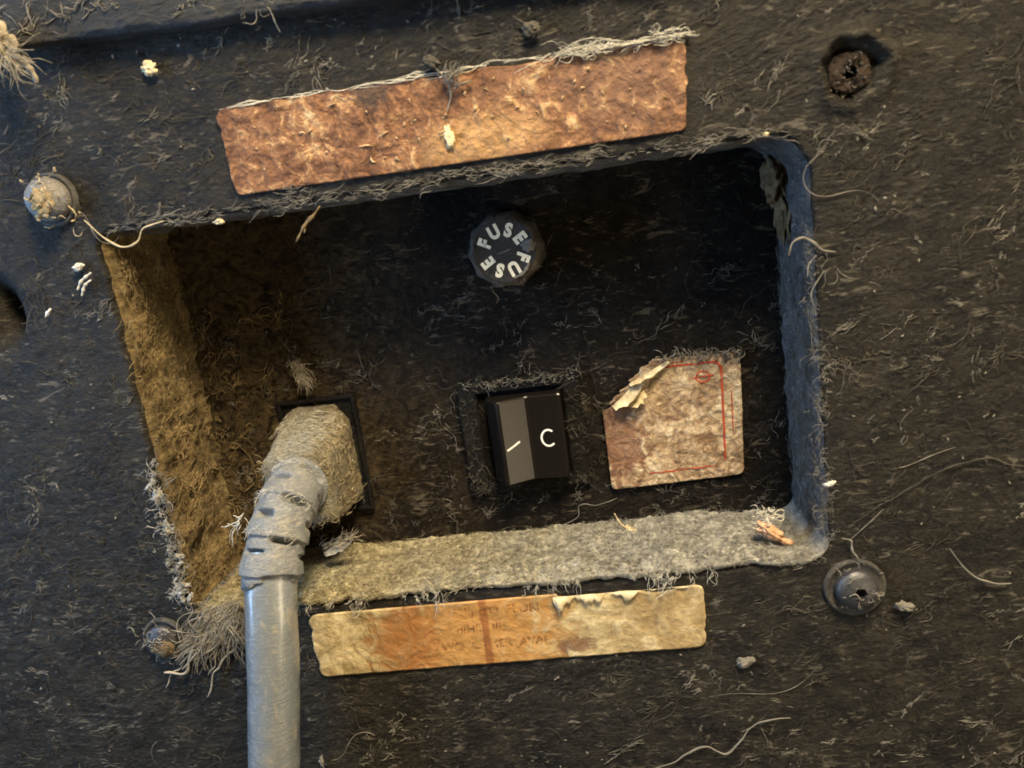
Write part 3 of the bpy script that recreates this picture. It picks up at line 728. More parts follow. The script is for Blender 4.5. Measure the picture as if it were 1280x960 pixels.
q = np.stack([fc[0] + 0.66 * np.cos(th), D - rng.uniform(0.3, 1.25, n), fc[2] + 0.66 * np.sin(th)], 1)
mesh('cap_fuzz', *fibres(q, UX, UZ, NY, rng.gamma(2, 0.05, n) + 0.04, rng.uniform(0.003, 0.009, n), 2, 0.05), MAT['fib_dim'], fuse, kind='stuff')

# ------------------------------------------------------------------ rocker switch
MAT['switch'] = dusty('glossy_black_rocker', (0.010, 0.008, 0.007), (0.07, 0.056, 0.04), 0.56, 0.85, 0.24, 1.5, 0.015, 0.2)
MAT['bezel'] = dusty('dusty_bezel', (0.006, 0.0055, 0.005), (0.055, 0.049, 0.038), 0.50, 0.74, 0.5, 2.0, 0.9, 0.2)
MAT['white'] = worn('white_marks', (0.85, 0.83, 0.78), 0.26, 0.42, 6)
sw0 = at(657, 545, 2.2)
sw = thing('rocker_switch', 'black rocker power switch with white line and ring marks in a dusty bezel', 'switch', (sw0[0], D, sw0[2]))
cx, cz = sw0[0] + 0.02, sw0[2] + 0.05
def frame(x0, x1, z0, z1, ix0, ix1, iz0, iz1, y0, y1, bev=0.05):
    def loop(a, b, c, d, y): return [(a, y, c), (b, y, c), (b, y, d), (a, y, d)]
    L = [loop(x0, x1, z0, z1, y0), loop(x0, x1, z0, z1, y1 + bev), loop(x0 + bev, x1 - bev, z0 + bev, z1 - bev, y1), loop(ix0 - bev, ix1 + bev, iz0 - bev, iz1 + bev, y1), loop(ix0, ix1, iz0, iz1, y1 + bev), loop(ix0, ix1, iz0, iz1, y0)]
    return np.array(sum(L, [])), grid_faces(4, 6, True, flip=True)
mesh('bezel', *frame(cx - 1.42, cx + 1.30, cz - 1.32, cz + 1.22, cx - 0.98, cx + 0.90, cz - 1.06, cz + 0.98, D + 0.02, D - 0.17), MAT['bezel'], sw, smooth=False)
mesh('bezel_well', *(lambda V_: (V_, np.array([[0, 1, 2, 3]])))(np.array([(cx - 0.99, D - 0.03, cz - 1.07), (cx + 0.91, D - 0.03, cz - 1.07), (cx + 0.91, D - 0.03, cz + 0.99), (cx - 0.99, D - 0.03, cz + 0.99)])), MAT['bezel'], sw, smooth=False)
prof = [(-0.80, 0.0), (-0.78, -0.30), (-0.53, -0.72), (-0.49, -0.745), (-0.44, -0.735), (0.08, -0.47), (0.15, -0.455), (0.80, -0.53), (0.85, -0.52), (0.87, -0.46), (0.87, 0.0)]
Vr = []
for z in (cz - 0.98, cz - 0.95, cz + 0.87, cz + 0.90):
    s_ = 0.985 if z in (cz - 0.98, cz + 0.90) else 1.0
    for (x, y) in prof: Vr.append((cx + x * s_, D + y * (1 if s_ == 1 else 0.96), z))
Fr = grid_faces(len(prof), 4).tolist() + [list(range(len(prof))), list(range(4 * len(prof) - 1, 3 * len(prof) - 1, -1))]
rk = mesh('rocker', Vr, Fr, MAT['switch'], sw, smooth=False)
# marks on the rocker facets
def on_rocker(x):
    xs = [p[0] for p in prof]; ysx = [p[1] for p in prof]
    return D + np.interp(x, xs, ysx) - 0.006
def rock_ribbon(pts, wd):
    pts = np.array(pts, float); d = np.gradient(pts, axis=0); d /= np.linalg.norm(d, axis=1)[:, None]
    nn = np.stack([-d[:, 1], d[:, 0]], 1) * wd
    P = np.concatenate([pts + nn, pts - nn])
    return np.stack([cx + P[:, 0], on_rocker(P[:, 0]), cz + P[:, 1]], 1), grid_faces(len(pts), 2)
a = np.linspace(math.radians(50), math.radians(315), 40)
mesh('ring_mark', *rock_ribbon(np.stack([0.50 + 0.15 * np.cos(a), -0.06 + 0.18 * np.sin(a)], 1), 0.022), MAT['white'], sw)
mesh('line_mark', *rock_ribbon([(-0.40, -0.19), (-0.27, -0.13), (-0.12, -0.05)], 0.022), MAT['white'], sw)
n = 170; t = rng.uniform(-1.4, 1.3, n); q = np.stack([cx + t, D - 0.17 + rng.normal(0, 0.03, n), cz + 1.2 + rng.normal(0, 0.04, n)], 1)
mesh('bezel_fuzz', *fibres(q, UX, UZ, NY, rng.gamma(2.0, 0.06, n) + 0.05, rng.uniform(0.003, 0.008, n), 1.0, 0.04, a0=ang(n, 15, 35)), MAT['fib_grey'], sw, kind='stuff')
n = 200; sd = rng.integers(0, 3, n)
q = np.where((sd == 0)[:, None], np.stack([cx + 1.15 + rng.normal(0, 0.1, n), np.full(n, D - 0.175), cz + rng.uniform(-1.2, 1.1, n)], 1),
    np.where((sd == 1)[:, None], np.stack([cx - 1.2 + rng.normal(0, 0.1, n), np.full(n, D - 0.175), cz + rng.uniform(-1.2, 1.1, n)], 1), np.stack([cx + rng.uniform(-1.4, 1.3, n), np.full(n, D - 0.175), cz - 1.2 + rng.normal(0, 0.07, n)], 1)))
mesh('bezel_fuzz', *fibres(q, UX, UZ, NY, rng.gamma(2.0, 0.08, n) + 0.05, rng.uniform(0.003, 0.007, n), 1.2, 0.04), MAT['fib_dim'], sw, kind='stuff')

# ------------------------------------------------------------------ power inlet and cord
inl = thing('power_inlet', 'black upright power inlet socket behind the dusty plug', 'socket', (2.7, D, -5.4))
ix0, ix1, iz0, iz1 = 1.72, 3.56, -6.85, -4.10
mesh('inlet_flange', *frame(ix0, ix1, iz0, iz1, ix0 + 0.1, ix1 - 0.1, iz0 + 0.1, iz1 - 0.1, D + 0.02, D - 0.12, 0.03), MAT['bezel'], inl, smooth=False)
mesh('inlet_well', np.array([(ix0 + 0.09, D - 0.05, iz0 + 0.09), (ix1 - 0.09, D - 0.05, iz0 + 0.09), (ix1 - 0.09, D - 0.05, iz1 - 0.09), (ix0 + 0.09, D - 0.05, iz1 - 0.09)]), np.array([[0, 1, 2, 3]]), MAT['bezel'], inl, smooth=False)
MAT['pvc'] = dusty('grey_pvc', (0.205, 0.232, 0.25), (0.36, 0.33, 0.25), 0.50, 0.72, 0.20, 1.0, 0.16, 1.0, wisp=0.55, wispcol=(0.42, 0.38, 0.28))  # bluish base colour stands in for cool light on the cable
MAT['pvc'].node_tree.nodes['Principled BSDF'].inputs['Coat Weight'].default_value = 0.7
MAT['pvc'].node_tree.nodes['Principled BSDF'].inputs['Coat Roughness'].default_value = 0.24
MAT['pvc'].node_tree.nodes['Principled BSDF'].inputs['Coat IOR'].default_value = 1.8
MAT['pvc_dirty'] = dusty('dust_caked_pvc', (0.06, 0.045, 0.02), (0.42, 0.34, 0.19), 0.40, 0.58, 0.8, 2.6, 2.4, wisp=0.9, wscale=1.8, wispcol=(0.66, 0.60, 0.44), region=(-0.9, 1.0, (0.24, 0.22, 0.16), (0.62, 0.60, 0.50)))
cord = thing('power_lead', 'grey power cord with dust caked plug and ribbed strain relief hanging down', 'power cord', (2.4, 0.5, -6.5))
# plug body: hexagonal outline (two corners cut) extruded towards the viewer
def plug_outline(s=1.0, dx=0, dz=0):
    pts = [(-0.78, -1.15), (0.74, -1.15), (0.74, 0.66), (0.46, 1.12), (-0.58, 1.12), (-0.78, 0.86)]
    pts = np.array(pts); out = []
    for i in range(6):                                    # round every corner
        p = pts[i]; a = pts[i - 1]; b = pts[(i + 1) % 6]
        for t in (0.0, 0.33, 0.66, 1.0):
            q0 = p + (a - p) / np.linalg.norm(a - p) * 0.12; q1 = p + (b - p) / np.linalg.norm(b - p) * 0.12
            out.append((1 - t) ** 2 * q0 + 2 * t * (1 - t) * p + t * t * q1)
        nxt = pts[(i + 1) % 6]; q1 = p + (b - p) / np.linalg.norm(b - p) * 0.12; q2 = nxt - (b - p) / np.linalg.norm(b - p) * 0.12
        for t in np.linspace(0, 1, 14)[1:-1]: out.append(q1 * (1 - t) + q2 * t)
    o = np.array(out) * s
    return o + np.array([dx, dz])
pc = np.array([2.62, -5.38])
rowsP = []
levels = [(D - 0.05, 1.0, 0, 0)] + [(D - 0.05 - (1.45 * k / 22), 1.0 - 0.002 * k, -0.004 * k, -0.002 * k) for k in range(1, 23)] + [(D - 1.56, 0.92, -0.10, -0.05), (D - 1.62, 0.8, -0.1, -0.05), (D - 1.64, 0.3, -0.1, -0.05), (D - 1.64, 0.01, -0.1, -0.05)]
for (y, s_, dx, dz) in levels:
    o = plug_outline(s_, dx, 0)
    fr_ = (D - y) / 1.5                                   # the top slopes down towards the viewer
    o[:, 1] = np.where(o[:, 1] > -1.0, -1.0 + (o[:, 1] + 1.0) * (1 - 0.27 * min(fr_, 1.1)), o[:, 1])
    o = o + np.array([pc[0], pc[1] + dz])
    rowsP.append(np.stack([o[:, 0], np.full(len(o), y), o[:, 1]], 1))
nP = len(rowsP[0]); VP = np.concatenate(rowsP)
c_ = np.array([pc[0], 0, pc[1]]); dv = VP - c_; dv[:, 1] = 0; ln = np.linalg.norm(dv, axis=1)[:, None] + 1e-6
VP += dv / ln * (0.04 * fbm(VP, 3.2, 5, 0.65))[:, None]
mesh('plug_body', VP, grid_faces(nP, len(rowsP), True, flip=True), MAT['pvc_dirty'], cord)
# path of strain relief and cord
path = np.array([at(384, 600, 1.30), at(371, 610, 0.65), at(360, 630, 0.20), at(351, 655, -0.15), at(343, 690, -0.45), at(339, 722, -0.68), at(340, 780, -0.85), at(342, 860, -0.95), at(343, 960, -1.05), at(343, 1120, -1.2), at(340, 1400, -1.4)])
def spline(pts, seg):
    out = []; n_ = len(pts)
    for i in range(n_ - 1):
        p0 = pts[max(i - 1, 0)]; p1 = pts[i]; p2 = pts[i + 1]; p3 = pts[min(i + 2, n_ - 1)]
        for t in np.linspace(0, 1, seg, endpoint=False):
            out.append(0.5 * ((2 * p1) + (-p0 + p2) * t + (2 * p0 - 5 * p1 + 4 * p2 - p3) * t * t + (-p0 + 3 * p1 - 3 * p2 + p3) * t ** 3))
    out.append(pts[-1]); return np.array(out)
SP = spline(path, 30)
arc = np.concatenate([[0], np.cumsum(np.linalg.norm(np.diff(SP, axis=0), axis=1))])
def at_arc(s): return np.stack([np.interp(s, arc, SP[:, k]) for k in range(3)], -1)
s5 = arc[5 * 30]                                          # end of the strain relief
def sweep(s0, s1, ns, nth, rfun):
    s = np.linspace(s0, s1, ns); P = at_arc(s); T = np.gradient(P, axis=0); T /= np.linalg.norm(T, axis=1)[:, None]
    ref = np.array([0, -1, 0.0])                          # theta = 0 faces the viewer
    B = np.cross(T, ref); B /= np.linalg.norm(B, axis=1)[:, None]; A = np.cross(B, T)
    th = np.linspace(0, 2 * math.pi, nth, endpoint=False)
    Sg, Th = np.meshgrid(s, th, indexing='ij')
    r = rfun(Sg, Th)
    V_ = P[:, None, :] + r[..., None] * (np.cos(Th)[..., None] * A[:, None, :] + np.sin(Th)[..., None] * B[:, None, :])
    return V_.reshape(-1, 3), grid_faces(nth, ns, True)
def relief_r(s, th):
    L = s5 + 0.10; u = s / L
    r = 0.60 - 0.02 * u
    pitch = L / 4.2
    k = s / pitch
    ph = (k % 1.0)
    r = r - 0.03 + 0.075 * ph ** 1.4 * (1 / (1 + np.exp((ph - 0.95) / 0.012)))
    # slots: alternate between front and flanks
    def slot(center, phase, wdt, dep):
        dth = np.abs((th - center + math.pi) % (2 * math.pi) - math.pi)
        m1 = 1 / (1 + np.exp((dth - wdt) / 0.04))
        pp = np.abs(((k + phase) % 1.0) - 0.5)
        return dep * m1 / (1 + np.exp((pp - 0.075) / 0.012))
    r = r - slot(-0.62, 0.5, 0.46, 0.20) - slot(0.42, 0.1, 0.34, 0.22) - slot(1.6, 0.6, 0.45, 0.2) - slot(-1.8, 0.1, 0.4, 0.2) - slot(math.pi, 0.5, 0.5, 0.14)
    P_ = np.stack([s * 2, np.cos(th), np.sin(th)], -1).reshape(-1, 3)
    return r + 0.012 * fbm(P_, 1.5, 3).reshape(s.shape)
Vs, Fs = sweep(0.0, s5, 380, 144, relief_r)
# close the lower end with an inward lip, wavy so it hangs lower on one side
last = Vs[-144:].copy(); Pc = at_arc(np.array([s5])) [0]
Tn = at_arc(np.array([s5 + 0.1]))[0] - Pc; Tn /= np.linalg.norm(Tn)
thv = np.linspace(0, 2 * math.pi, 144, endpoint=False)
ext = 0.10 + 0.09 * np.tanh(np.sin(thv - 0.3) * 6)
lip = last + Tn * ext[:, None]; lip2 = Pc + (lip - Pc) * 0.88 - Tn * 0.01; lip3 = Pc + (last - Pc) * 0.80 - Tn * 0.25
Vs = np.concatenate([Vs, lip, lip2, lip3]); Fs = grid_faces(144, 380 + 3, True)
MAT['relief'] = dusty('grey_ribbed_rubber', (0.20, 0.215, 0.225), (0.40, 0.375, 0.30), 0.48, 0.66, 0.28, 2.0, 0.5, 0.8, wisp=0.6, wispcol=(0.55, 0.5, 0.4))
mesh('strain_relief', Vs, Fs, MAT['relief'], cord)
def cord_r(s, th):
    P_ = np.stack([s * 0.8, np.cos(th), np.sin(th)], -1).reshape(-1, 3)
    return 0.50 + 0.016 * fbm(P_, 1.2, 3).reshape(s.shape)
mesh('cable', *sweep(s5 - 0.4, arc[-1], 260, 48, cord_r), MAT['pvc'], cord)
# lint on plug: top, right flank, collar
def fuzz_on(name, pts, nrm, n_, Lm, rr, mat, a_mean=None, lift=0.06):
    idx = rng.integers(0, len(pts), n_); q = pts[idx] + rng.normal(0, 0.02, (n_, 3)); N_ = nrm[idx]
    t1 = np.cross(N_, [0.1, 0.95, 0.2]); t1 /= np.linalg.norm(t1, axis=1)[:, None] + 1e-6; t2 = np.cross(N_, t1)
    return mesh(name, *fibres(q, t1, t2, N_, rng.gamma(2.0, Lm, n_) + 0.05, rng.uniform(*rr, n_), 1.0, lift, a0=rng.normal(1.2, 1.0, n_), sides=3), mat, cord, kind='stuff')
body = VP.reshape(len(rowsP), nP, 3)[3:22].reshape(-1, 3); nb = body - c_; nb[:, 1] = 0; nb /= np.linalg.norm(nb, axis=1)[:, None]
topm = nb[:, 2] > 0.75; rm = nb[:, 0] > 0.5
MAT['fib_tan'] = fuzz('tan_lint', (0.32, 0.26, 0.15), (0.60, 0.50, 0.32), scale=3)
fuzz_on('plug_top_lint', body[topm], nb[topm], 420, 0.05, (0.002, 0.006), MAT['fib_pale'], lift=0.015)
fuzz_on('plug_side_lint', body[rm], nb[rm], 420, 0.06, (0.002, 0.006), MAT['fib_tan'], lift=0.02)
fr = VP.reshape(len(rowsP), nP, 3)[23:25].reshape(-1, 3)
fuzz_on('plug_front_lint', fr, np.tile([0, -1.0, 0], (len(fr), 1)), 250, 0.05, (0.002, 0.006), MAT['fib_tan'], lift=0.02)
ring_v = Vs[:380 * 144].reshape(380, 144, 3)[::2, ::2]
rs = np.concatenate([ring_v[k][np.r_[0:16, 60:72]] for k in (2, 5, 44, 47, 88, 91, 132)]); cc = np.concatenate([np.tile(at_arc(np.array([s5 * k / 190.0]))[0], (28, 1)) for k in (2, 5, 44, 47, 88, 91, 132)])
nr = rs - cc; nr /= np.linalg.norm(nr, axis=1)[:, None]
fuzz_on('strain_relief_lint', rs, nr, 260, 0.05, (0.002, 0.005), MAT['fib_pale'], lift=0.03)
# loose dust ball under the plug on the ledge
# ------------------------------------------------------------------ screws
MAT['steel'] = dusty('tarnished_steel', (0.30, 0.31, 0.33), (0.25, 0.20, 0.13), 0.46, 0.60, 0.30, 3.0, 0.3)
MAT['steel'].node_tree.nodes['Principled BSDF'].inputs['Metallic'].default_value = 0.75
MAT['blackmetal'] = dusty('black_oxide_screw', (0.085, 0.087, 0.092), (0.16, 0.145, 0.12), 0.54, 0.74, 0.25, 2.0, 0.15)
MAT['blackmetal'].node_tree.nodes['Principled BSDF'].inputs['Metallic'].default_value = 0.5
MAT['washer'] = dusty('dusty_washer', (0.035, 0.035, 0.035), (0.15, 0.14, 0.12), 0.45, 0.65, 0.5, 3.0, 0.5)
MAT['dark'] = fuzz('socket_dark', (0.008, 0.007, 0.006), (0.02, 0.018, 0.014))
MAT['rust'] = dusty('rusty_screw', (0.010, 0.007, 0.005), (0.09, 0.052, 0.03), 0.42, 0.60, 0.8, 3.5, 1.0)
def hexdepth(r, rs_=0.13): return r
def screw(px, py, label, mat, head_r, head_h, washer_r, sock=True, tilt=(0, 0), dust_n=40, dmat='fib_grey', y0=0.0):
    c = at(px, py, -0.1); c = np.array([c[0], y0, c[2]])
    t = thing('panel_screw', label, 'screw', c, 'screws round the sunken tray')
    if washer_r:
        Vw, Fw = revolve([(washer_r, -0.10), (washer_r, 0.05), (washer_r - 0.025, 0.085), (washer_r - 0.06, 0.085), (washer_r - 0.09, 0.05), (head_r * 0.9, 0.04)], c, n=48)
        mesh('washer', Vw, Fw, MAT['washer'], t)
    prof_ = [(head_r * 0.96, -0.05), (head_r, 0.06), (head_r, 0.12)] + [(head_r * math.cos(a), 0.12 + (head_h - 0.12) * math.sin(a)) for a in np.linspace(0.15, 1.25, 9)]
    sr = head_r * (0.46 if mat == 'rust' else 0.30)
    hx = lambda th, h, r: (1 / np.cos((th % (math.pi / 3)) - math.pi / 6) * 0.92 if r <= sr * 1.02 else np.ones_like(th))
    if sock: prof_ += [(sr, head_h), (sr, head_h - 0.02), (sr * 0.98, head_h - 0.22), (0.001, head_h - 0.24)]
    else: prof_ += [(sr, head_h), (0.001, head_h + 0.005)]
    Vh, Fh = revolve(prof_, c, n=60, lobes=hx)
    Vh[:, 1] -= (0.05 if mat == 'rust' else 0.008) * fbm(Vh, 5, 3)
    if mat == 'rust': Vh[:, [0, 2]] += 0.03 * np.stack([fbm(Vh + 7, 4, 2), fbm(Vh + 17, 4, 2)], 1)
    Vh[:, 0] += tilt[0] * (c[1] - Vh[:, 1]); Vh[:, 2] += tilt[1] * (c[1] - Vh[:, 1])
    mesh('head', Vh, Fh, MAT[mat], t)
    if dust_n:
        th = rng.uniform(0, 2 * math.pi, dust_n); rr = head_r * rng.uniform(0.2, 1.5, dust_n)
        hh = np.where(rr < head_r, head_h * np.sqrt(np.clip(1 - (rr / head_r / 1.15) ** 2, 0, 1)), 0.08)
        q = np.stack([c[0] + rr * np.cos(th), c[1] - hh, c[2] + rr * np.sin(th)], 1)
        mesh('head_lint', *fibres(q, UX, UZ, NY, rng.gamma(2, 0.06, dust_n) + 0.05, rng.uniform(0.005, 0.014, dust_n), 1.5, 0.04, sides=4), MAT[dmat], t, kind='stuff')
    return t, c
s1, c1 = screw(62, 250, 'silver domed screw clogged with brown dirt at the upper left of the tray', 'steel', 0.40, 0.44, 0.50, True, (-0.05, 0.05), 50, 'fib_tan')
mesh('dirt_plug', *join([blob(c1 + np.array([0.06, -0.43, -0.06]), (0.19, 0.02, 0.21), 2, 0.6, 40, 26), blob(c1 + np.array([-0.02, -0.36, -0.26]), (0.16, 0.06, 0.06), 5, 0.5, axes=rotz_axes(25))]), fuzz('brown_dirt', (0.22, 0.16, 0.08), (0.42, 0.32, 0.18)), s1)
s2, c2 = screw(1070, 736, 'black domed hex socket screw at the lower right of the tray', 'blackmetal', 0.40, 0.32, 0.58, True, (0.05, -0.03), 26)
s3, c3 = screw(203, 800, 'small half buried domed screw by the lint tuft at the lower left', 'blackmetal', 0.32, 0.24, 0.46, False, (-0.05, 0.05), 60)
mesh('dirt_cap', *blob(c3 + np.array([0.05, -0.22, -0.12]), (0.24, 0.05, 0.18), 12, 0.4, 20, 12), MAT['tan_crust'], s3)
s4, c4 = screw(1066, 88, 'rusty screw sunk in a dirt crater at the upper right of the tray', 'rust', 0.34, 0.15, 0, True, (0, 0), 46, 'fib_dim', y0=0.16)

# ------------------------------------------------------------------ odd bits one can point at
def lint(name, label, cat, parts, mat, group=None):
    V_, F_ = join(parts); o = mesh(name, V_, F_, mat, origin=V_.mean(0)); tag(o, label, cat, group); return o
def lint_parts(name, label, cat, parts, group=None):
    c = np.concatenate([p[1][0] for p in parts]).mean(0); t = thing(name, label, cat, c, group)
    for nm, (V_, F_), mat, kind in parts: mesh(nm, V_, F_, mat, t, kind=kind)
    return t
def path_px(pts, y): return [at(a, b, y) for a, b in pts]
lint('lint_thread', 'pale wavy thread on the face at the lower right, running off the bottom edge', 'thread', [strand(path_px([(800, 975), (820, 960), (845, 952), (868, 937), (886, 933), (906, 943), (922, 930), (940, 908), (958, 901), (988, 897)], -0.08), 0.0210)], MAT['fib_grey'], 'loose threads')
lint('lint_thread', 'curved pale thread on the face far to the right of the hex socket screw', 'thread', [strand(path_px([(1188, 685), (1200, 704), (1220, 720), (1245, 729), (1264, 729)], -0.08), 0.0195)], MAT['fib_grey'], 'loose threads')
lint('lint_thread', 'brown thread looping over the upper left corner of the tray', 'thread', [strand(path_px([(105, 275), (122, 290), (138, 303), (160, 309), (172, 302), (180, 286), (205, 277)], -0.12), 0.0210)], MAT['fib_tan'], 'loose threads')
lint('lint_thread', 'tan frayed thread hanging from the top rim at the left half of the tray', 'thread', [strand(path_px([(400, 258), (390, 272), (378, 285), (370, 302)], -0.06), 0.0300), strand(path_px([(395, 265), (384, 276), (380, 290)], -0.06), 0.0225)], MAT['tan_crust'], 'loose threads')
lint('lint_thread', 'long faint thread slanting up across the face to the right edge', 'thread', [strand(path_px([(1150, 600), (1172, 590), (1200, 580), (1235, 572), (1262, 580), (1290, 585)], -0.05), 0.0105), strand(path_px([(1060, 660), (1100, 632), (1140, 608), (1160, 592)], -0.05), 0.0067)], MAT['fib_dim'], 'loose threads')
lint('lint_thread', 'pale thread curling over the right rim of the tray', 'thread', [strand(path_px([(985, 318), (990, 303), (1003, 297), (1016, 303), (1028, 312), (1045, 314)], -0.05), 0.0263), strand(path_px([(1010, 345), (1012, 330), (1020, 318)], -0.05), 0.0150), strand(path_px([(1020, 395), (1015, 370), (1022, 350), (1030, 338)], -0.05), 0.0135)], MAT['fib_grey'], 'loose threads')
lint('lint_thread', 'pale frayed thread between the tray and the hex socket screw', 'thread', [strand(path_px([(1052, 672), (1064, 676), (1066, 690), (1073, 698)], -0.1), 0.0225), strand(path_px([(1064, 674), (1085, 655), (1105, 636)], -0.06), 0.0090)], MAT['fib_grey'], 'loose threads')
lint('lint_thread', 'fine curly hair on the tray wall just left of the yellow flake', 'thread', [strand(path_px([(705, 655), (722, 645), (725, 632), (750, 630), (772, 622)], 2.2), 0.0105)], MAT['fib_grey'], 'loose threads')
lint('paper_chip', 'bright white chip on the right rim of the tray', 'chip', [blob(at(1037, 605, -0.12), (0.10, 0.03, 0.045), 3, 0.62, 26, 16, 1.6, axes=rotz_axes(15))], MAT['fib_white'], 'loose chips')
lint('paper_chip', 'tiny white chip on the face left of the tray', 'chip', [blob(at(60, 391, -0.1), (0.085, 0.03, 0.03), 4, 0.62, 26, 16, 1.6, axes=rotz_axes(45))], MAT['fib_white'], 'loose chips')
lint('paper_chip', 'pale yellow chip on the top rim near the upper left corner', 'chip', [blob(at(274, 277, -0.1), (0.09, 0.04, 0.05), 6, 0.62, 26, 16, 1.6)], MAT['cream'], 'loose chips')
lint('paper_chip', 'tiny yellow chip on the top rim near the upper right corner', 'chip', [blob(at(957, 168, -0.06), (0.05, 0.03, 0.035), 7, 0.62, 26, 16, 1.6)], MAT['cream'], 'loose chips')
lint('paper_chip', 'cream crumb on the face below the upper panel', 'chip', [blob(at(186, 86, -0.1), (0.13, 0.06, 0.11), 8, 0.62, 26, 16, 1.6)], MAT['cream'], 'loose chips')
lint('paper_chip', 'grey chip on the face right of the hex socket screw', 'chip', [blob(at(1130, 758, -0.1), (0.16, 0.05, 0.08), 9, 0.62, 26, 16, 1.6, axes=rotz_axes(-20))], MAT['fib_grey'], 'loose chips')
lint('paper_chip', 'flat grey flake on the face right of the yellow sticker', 'chip', [blob(at(932, 827, -0.1), (0.18, 0.04, 0.10), 10, 0.62, 26, 16, 1.6, axes=rotz_axes(8))], MAT['fib_grey'], 'loose chips')
lint('paper_chip', 'pale chip on the face lower left of the cord', 'chip', [blob(at(402, 953, -0.1), (0.05, 0.03, 0.12), 11, 0.62, 26, 16, 1.6)], MAT['fib_grey'], 'loose chips')
lint('paper_chip', 'yellow flake lying on the ledge below the square sticker', 'chip', [blob(at(788, 663, 1.9), (0.14, 0.06, 0.07), 12, 0.62, 26, 16, 1.6, axes=rotz_axes(-25)), strand(path_px([(768, 642), (776, 655), (784, 661)], 1.9), 0.022)], MAT['cream'], 'loose chips')
lint('paper_chip', 'white streaked chip on the face below the silver screw', 'chip', [blob(at(98, 334, -0.1), (0.11, 0.04, 0.06), 13, 0.62, 26, 16, 1.6, axes=rotz_axes(20)), strand(path_px([(97, 362), (100, 352), (108, 344), (114, 340)], -0.1), 0.03), strand(path_px([(103, 370), (106, 358), (114, 350)], -0.1), 0.03)], MAT['fib_pale'], 'loose chips')
MAT['husk'] = fuzz('orange_husk', (0.50, 0.26, 0.14), (0.72, 0.46, 0.28), 0.5, 5)
lint('dry_husk', 'shrivelled orange husk in the lower right corner of the tray', 'husk', [blob(at(962, 664, 0.6), (0.30, 0.16, 0.13), 21, 0.45, 24, 14, axes=rotz_axes(-38)), blob(at(982, 677, 0.55), (0.15, 0.09, 0.07), 24, 0.4, axes=rotz_axes(-30))], MAT['husk'])
n = 70; q = at(958, 645, 0.7) + rng.normal(0, 0.08, (n, 3))
lint('lint_tuft', 'pale tuft of fluff clinging above the orange husk', 'lint tuft', [fibres(q, UX, UZ, NY, rng.gamma(2, 0.08, n) + 0.05, rng.uniform(0.004, 0.012, n), 1.6, 0.06, sides=4)], MAT['fib_pale'], 'lint tufts')
# tuft hanging from the lower left corner
def tuft(p0, p1, n_, spread, Lm, rr, a_mean, a_sd, lift=0.08):
    t = rng.uniform(0, 1, n_)[:, None]; q = np.array(p0) * (1 - t) + np.array(p1) * t + rng.normal(0, spread, (n_, 3)) * np.array([1, 0.5, 1])
    return fibres(q, UX, UZ, NY, np.clip(rng.gamma(3, Lm / 3, n_), 0.1, Lm * 1.6), rng.uniform(*rr, n_), 0.35, lift, seg=9, a0=np.radians(rng.normal(a_mean, a_sd, n_)), sides=4)
MAT['tuft'] = fuzz('greyish_tan_lint', (0.20, 0.17, 0.12), (0.42, 0.37, 0.28), scale=3)
lint_parts('lint_tuft', 'shaggy tuft of lint hanging from the lower left corner beside the cord', 'lint tuft', [('strand', p_, MAT['tuft'], None) for p_ in [strand(path_px([(a0_, b0_), (a0_ - 12 - 4 * k_ % 7, b0_ + 22), (a0_ - 24 - 3 * (k_ % 4), b0_ + 40 + 5 * (k_ % 3)), (a0_ - 40 - 5 * (k_ % 3), b0_ + 52 + 9 * (k_ % 4))], -0.10 - 0.03 * (k_ % 3)), 0.018 + 0.009 * (k_ % 3), wob=0.09) for k_, (a0_, b0_) in enumerate([(262, 772), (270, 768), (278, 764), (286, 760), (293, 758), (300, 756), (302, 776), (304, 790), (256, 790), (247, 800)])]] + [('fibres', join([tuft(at(255, 768, -0.1), at(300, 752, -0.1), 420, 0.07, 0.8, (0.003, 0.008), -118, 14), tuft(at(262, 785, -0.12), at(240, 800, -0.12), 70, 0.05, 0.5, (0.003, 0.008), -140, 14), tuft(at(298, 760, -0.1), at(300, 790, -0.1), 60, 0.05, 0.4, (0.002, 0.006), -95, 20)]), MAT['tuft'], 'stuff')], 'lint tufts')
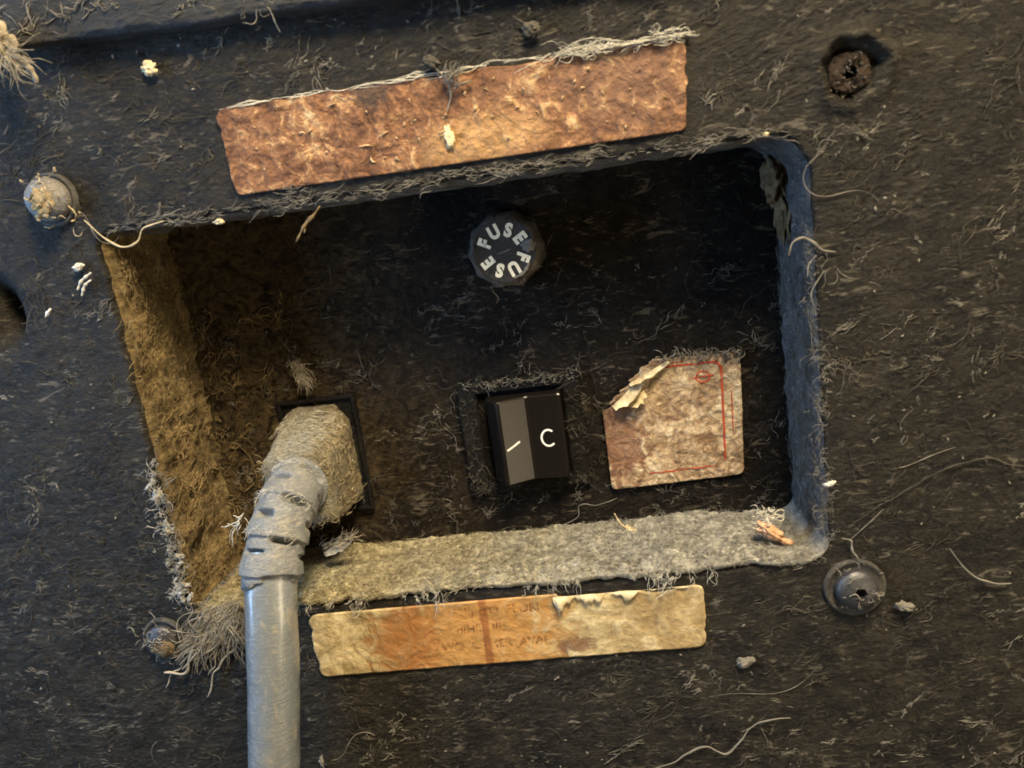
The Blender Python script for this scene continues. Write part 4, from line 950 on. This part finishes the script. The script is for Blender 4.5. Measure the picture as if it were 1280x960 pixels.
lint_parts('lint_tuft', 'stub of brown lint hanging from the upper panel at the left edge', 'lint tuft', [('wad', blob(at(0, 54, -0.6), (0.24, 0.18, 0.30), 31, 0.6, 40, 26, 1.8), MAT['tuft'], None), ('strand', strand(path_px([(8, 68), (28, 78), (36, 90), (44, 104)], -0.55), 0.065, wob=0.09), MAT['tuft'], None), ('strand', strand(path_px([(-4, 78), (10, 78), (20, 92)], -0.55), 0.05, wob=0.09), MAT['tuft'], None), ('fibres', tuft(at(0, 60, -0.75), at(20, 72, -0.7), 90, 0.08, 0.35, (0.003, 0.008), -60, 30), MAT['tuft'], 'stuff')], 'lint tufts')
lint_parts('lint_tuft', 'grey lint knot on the top edge of the copper sticker', 'lint tuft', [('fibres', tuft(at(555, 100, -0.15), at(570, 108, -0.15), 60, 0.05, 0.22, (0.003, 0.008), 70, 25), MAT['fib_grey'], 'stuff'), ('crumb', blob(at(538, 78, -0.12), (0.15, 0.06, 0.09), 33, 0.6, 30, 18, 1.8, axes=rotz_axes(-20)), MAT['fib_dim'], None), ('strand', strand(path_px([(545, 84), (556, 98), (563, 118), (560, 140)], -0.13), 0.02), MAT['fib_grey'], None), ('strand', strand(path_px([(590, 100), (575, 106), (566, 112)], -0.13), 0.022), MAT['fib_grey'], None)], 'lint tufts')
lint_parts('lint_tuft', 'dark crumb of lint on the face above the copper sticker', 'lint tuft', [('crumb', blob(at(664, 36, -0.1), (0.13, 0.06, 0.11), 35, 0.65, 30, 18, 1.8, axes=rotz_axes(-30)), MAT['fib_dim'], None), ('strand', strand(path_px([(640, 20), (655, 30), (667, 44)], -0.08), 0.022), MAT['fib_dim'], None)], 'lint tufts')
lint('lint_tuft', 'brown tuft clinging to the tray back just above the plug', 'lint tuft', [tuft(at(368, 452, 2.2), at(382, 475, 2.2), 220, 0.06, 0.22, (0.002, 0.007), -75, 22)], MAT['tuft'], 'lint tufts')
lint_parts('lint_tuft', 'peeling scrap of lint on the ledge right beside the plug', 'lint tuft', [('scrap', flap(at(405, 690, 1.2), at(440, 668, 1.2), 0.16, 1.5, 0, 4), MAT['tuft'], None), ('fibres', tuft(at(400, 685, 1.2), at(440, 672, 1.2), 130, 0.05, 0.2, (0.002, 0.006), 15, 16), MAT['tuft'], 'stuff')], 'lint tufts')
lint('lint_tuft', 'small tuft sprouting from the left flank of the strain relief', 'lint tuft', [tuft(at(300, 655, -0.2), at(305, 640, -0.2), 14, 0.015, 0.3, (0.004, 0.010), -140, 25)], MAT['fib_pale'], 'lint tufts')
